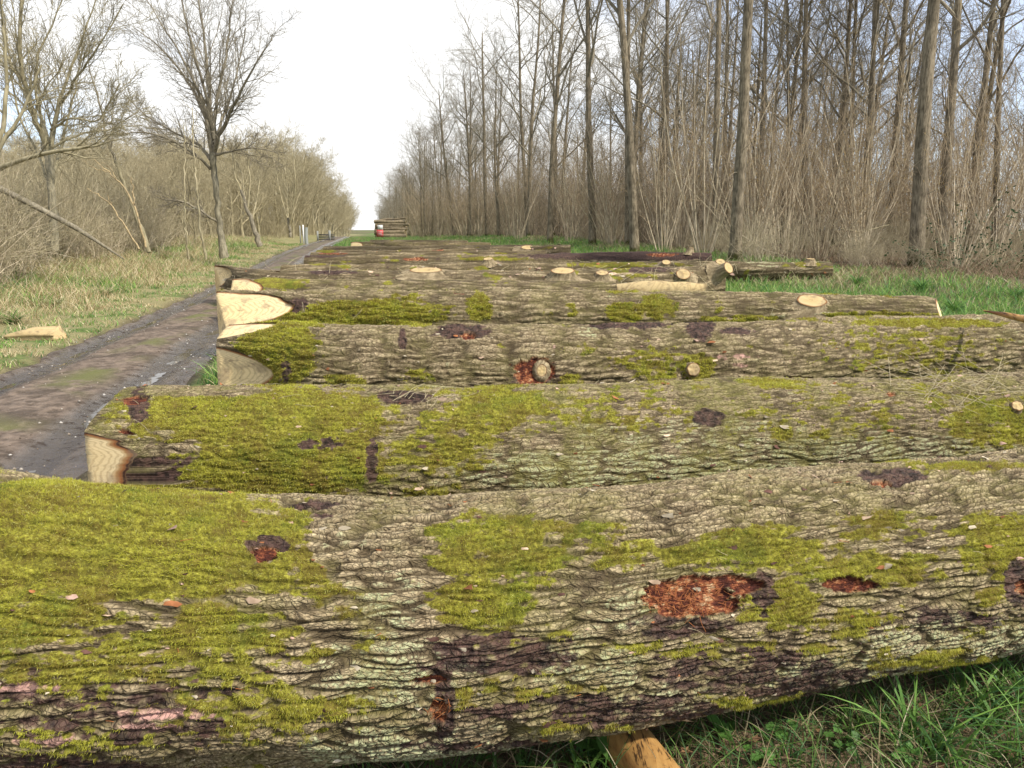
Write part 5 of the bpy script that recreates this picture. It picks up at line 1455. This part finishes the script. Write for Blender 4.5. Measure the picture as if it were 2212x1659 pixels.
# ------------------------------------------------------------------ distant log pile, sign, posts
M_PILE = mat_tree('pile_bark', (0.16, 0.125, 0.08), (0.36, 0.29, 0.19), 0, ridge=True)
cx, _ = slope(846, 512); YP = 100.0; zb = gzf(cx * YP, YP)
sxp = lambda dx: slope(dx, 505)[0] * YP
zz = lambda dy: CAMH - slope(846, dy)[1] * YP
rows = [(512, 0.40, 0), (505.5, 0.42, 1), (499, 0.26, 0), (496, 0.26, 1), (491.5, 0.3, 0), (487, .25, 1), (483, .3, 0), (479.5, .22, 1)]
rp_ = np.random.RandomState(8); pl = []
H0 = zz(512)
def pile_log(label, xa, xb, y, za, zb_, r):
    P, R = [], []
    t = np.linspace(0, 1, 12)
    P = np.stack([xa + (xb - xa) * t, np.full(12, y) + .12 * noise2(t * 2, t * 0 + xa * 7, 3), za + (zb_ - za) * t + .07 * noise2(t * 2.5, t * 0 + za * 5, 4)], -1)
    R = r * (1 + .1 * noise2(t * 3, t * 0 + y, 5))
    org = P[0].copy(); org[2] -= r
    root = empty('stacked_log', tuple(org), label, 'log', 'logs stacked in the distant pile')
    obj('bark', tube_mesh('bark', [(P - org, R)], 12), M_PILE, root)
    for e, d in ((0, -1), (-1, 1)):
        ang = np.arange(12) * 2 * PI / 12; rho = np.linspace(1, .05, 4)
        V = np.array([np.stack([np.full(12, P[e][0] - org[0] + d * .01), P[e][1] - org[1] + R[e] * q * np.cos(ang), P[e][2] - org[2] + R[e] * q * np.sin(ang)], -1) for q in rho]).reshape(-1, 3)
        i2 = np.arange(48).reshape(4, 12); a2 = i2[:-1]; b2 = i2[1:]
        obj('cut_end', mesh_np('cut_end', V, np.stack([a2, b2, np.roll(b2, -1, 1), np.roll(a2, -1, 1)], -1).reshape(-1, 4), attrs={'ring': np.repeat(rho * .8, 12)}, smooth=False), M_CUT, root)
zc_ = gzf(sxp(846), YP) + .02
front = [('thick smooth lowest log at the front of the distant pile', .50, 0, 1.0, 0.0), ('second log from the bottom at the front of the distant pile', .44, -.15, .97, .02), ('third log up in the front of the distant pile', .32, .05, .95, 0.0),
         ('fourth log up in the front of the distant pile', .27, -.1, .96, .05), ('fifth log up in the front of the distant pile', .29, .1, .97, -.03), ('sixth log up in the front of the distant pile', .26, -.05, .93, .1), ('bent topmost log sloping on the distant pile', .20, .3, .8, .55)]
xL, xR = sxp(815), sxp(878)
zcur = zc_
for i, (lb, rr_, dxl, ln_, tilt) in enumerate(front):
    rr_ *= 0.56; tilt *= .6
    pile_log(lb, xL + dxl, xL + (xR - xL) * ln_ + .1 * i * (-1) ** i, YP + .12 * i, zcur + rr_, zcur + rr_ + tilt, rr_); zcur += rr_ * 1.78
for b in range(1, 4):
    zcur = zc_; hgt_ = 6 - (b == 3)
    for i in range(hgt_):
        rr_ = .175 + .05 * rp_.rand()
        pile_log('log hidden behind the front of the distant pile, only its left cut end showing', xL - .5 + .3 * rp_.rand(), xR - .4 + .3 * rp_.rand(), YP + .5 * b, zcur + rr_, zcur + rr_, rr_); zcur += rr_ * 1.75
# sign
def quad(a, b, z0, z1, y, mat, name, parent, depth=0.02):
    V = np.array([(x, yy, z) for yy in (y, y + depth) for (x, z) in ((a, z0), (b, z0), (b, z1), (a, z1))])
    Q = [[0, 1, 2, 3], [5, 4, 7, 6], [4, 0, 3, 7], [1, 5, 6, 2], [3, 2, 6, 7], [4, 5, 1, 0]]
    return obj(name, mesh_np(name, V, Q, smooth=False), mat, parent)
M_WHITE = mat_flat('sign_white', (0.8, 0.8, 0.8), .5, (0.7, 0.7, 0.7)); M_RED = mat_flat('sign_red', (0.75, 0.12, 0.12), .5, (0.68, 0.1, 0.1)); M_GREY = mat_flat('weathered_grey', (0.34, 0.35, 0.33), .8, (0.24, 0.24, 0.22))
M_DARK = mat_flat('dark_sheet', (0.055, 0.055, 0.06), .6, (0.03, 0.03, 0.033)); M_BLACK = mat_flat('sign_letters', (0.05, 0.05, 0.05), .5)
sgx, sgy, sgz = sxp(820) * .985, YP * .985, 0
sgz = gzf(sgx, sgy)
sg = empty('warning_sign', (sgx, sgy, sgz), 'small white and red warning sign in front of the distant log pile', 'sign')
u_ = YP * .985 / F / K * K  # metres per render pixel
quad(-.35, .45, .25, 1.05, 0, M_RED, 'lower_panel', sg)
quad(-.22, .42, 1.06, 1.62, 0.0, M_WHITE, 'upper_panel', sg)
quad(-.02, .06, -.2, 1.6, .025, M_GREY, 'post', sg, .05)
quad(-.24, .34, .78, .83, -.006, M_WHITE, 'text_line', sg, .004); quad(-.24, .30, .60, .65, -.006, M_WHITE, 'text_line', sg, .004); quad(-.22, .36, .42, .46, -.006, M_WHITE, 'text_line', sg, .004)
# tree guards and dark gate
Yg = 66.0; x_ = slope(655, 505)[0] * Yg; g_ = gzf(x_, Yg)
tg = empty('tree_guard', (x_, Yg, g_), 'grey upright tree guard with stake on the verge beyond the fan-shaped tree', 'tree guard')
quad(-.30, -.22, -.2, 1.45, 0, M_GREY, 'stake', tg, .08); quad(-.05, .04, -.2, 1.5, .02, M_WHITE, 'stake', tg, .08)
V, Q, T = tubes([(np.array([[.22, .1, -.1], [.2, .1, .6], [.24, .1, 1.3]]), np.array([.14, .14, .14]))], 10)
obj('guard_tube', mesh_np('guard_tube', V, Q), mat_flat('guard_green_grey', (0.36, 0.38, 0.35), .8), tg)
Yf = 84.0; xa = slope(684, 505)[0] * Yf; xb = slope(722, 505)[0] * Yf; g_ = gzf(xa, Yf)
gt = empty('field_gate', ((xa + xb) / 2, Yf, g_), 'dark low gate between two grey posts where the track meets the left wood', 'gate')
w_ = (xb - xa) / 2
quad(-w_, -w_ + .16, -.2, .95, 0, M_GREY, 'gate_post', gt, .15); quad(w_ * .35, w_ * .35 + .2, -.2, 1.0, 0, M_GREY, 'gate_post', gt, .15)
for k in range(4): quad(-w_ + .18, w_ * .34, .05 + .16 * k, .15 + .16 * k, .05, M_DARK, 'gate_rail', gt, .05)
for k in range(4): quad(w_ * .35 + .22, w_ * 1.0, .05 + .15 * k, .14 + .15 * k, .05, M_DARK, 'gate_rail', gt, .05)
# fallen brushwood in the wood, right
for i, (pts, lb) in enumerate([([(1590, 500), (1650, 540), (1700, 556)], 'thin fallen pole slanting to the grass right of the thick dark grey trunk'), ([(1815, 494), (1860, 502), (1920, 486)], 'broken brown branch sagging left of the widest trunk')]):
    pole('fallen_branch', lb, 'branch', [np.array(at(a, b, 29.5)) for a, b in pts], [.02, .035, .03], M_HAZ if i < 1 else M_SCR, 7, group='fallen branches at the wood edge', cut=False)

print('OBJECTS', len(bpy.data.objects))
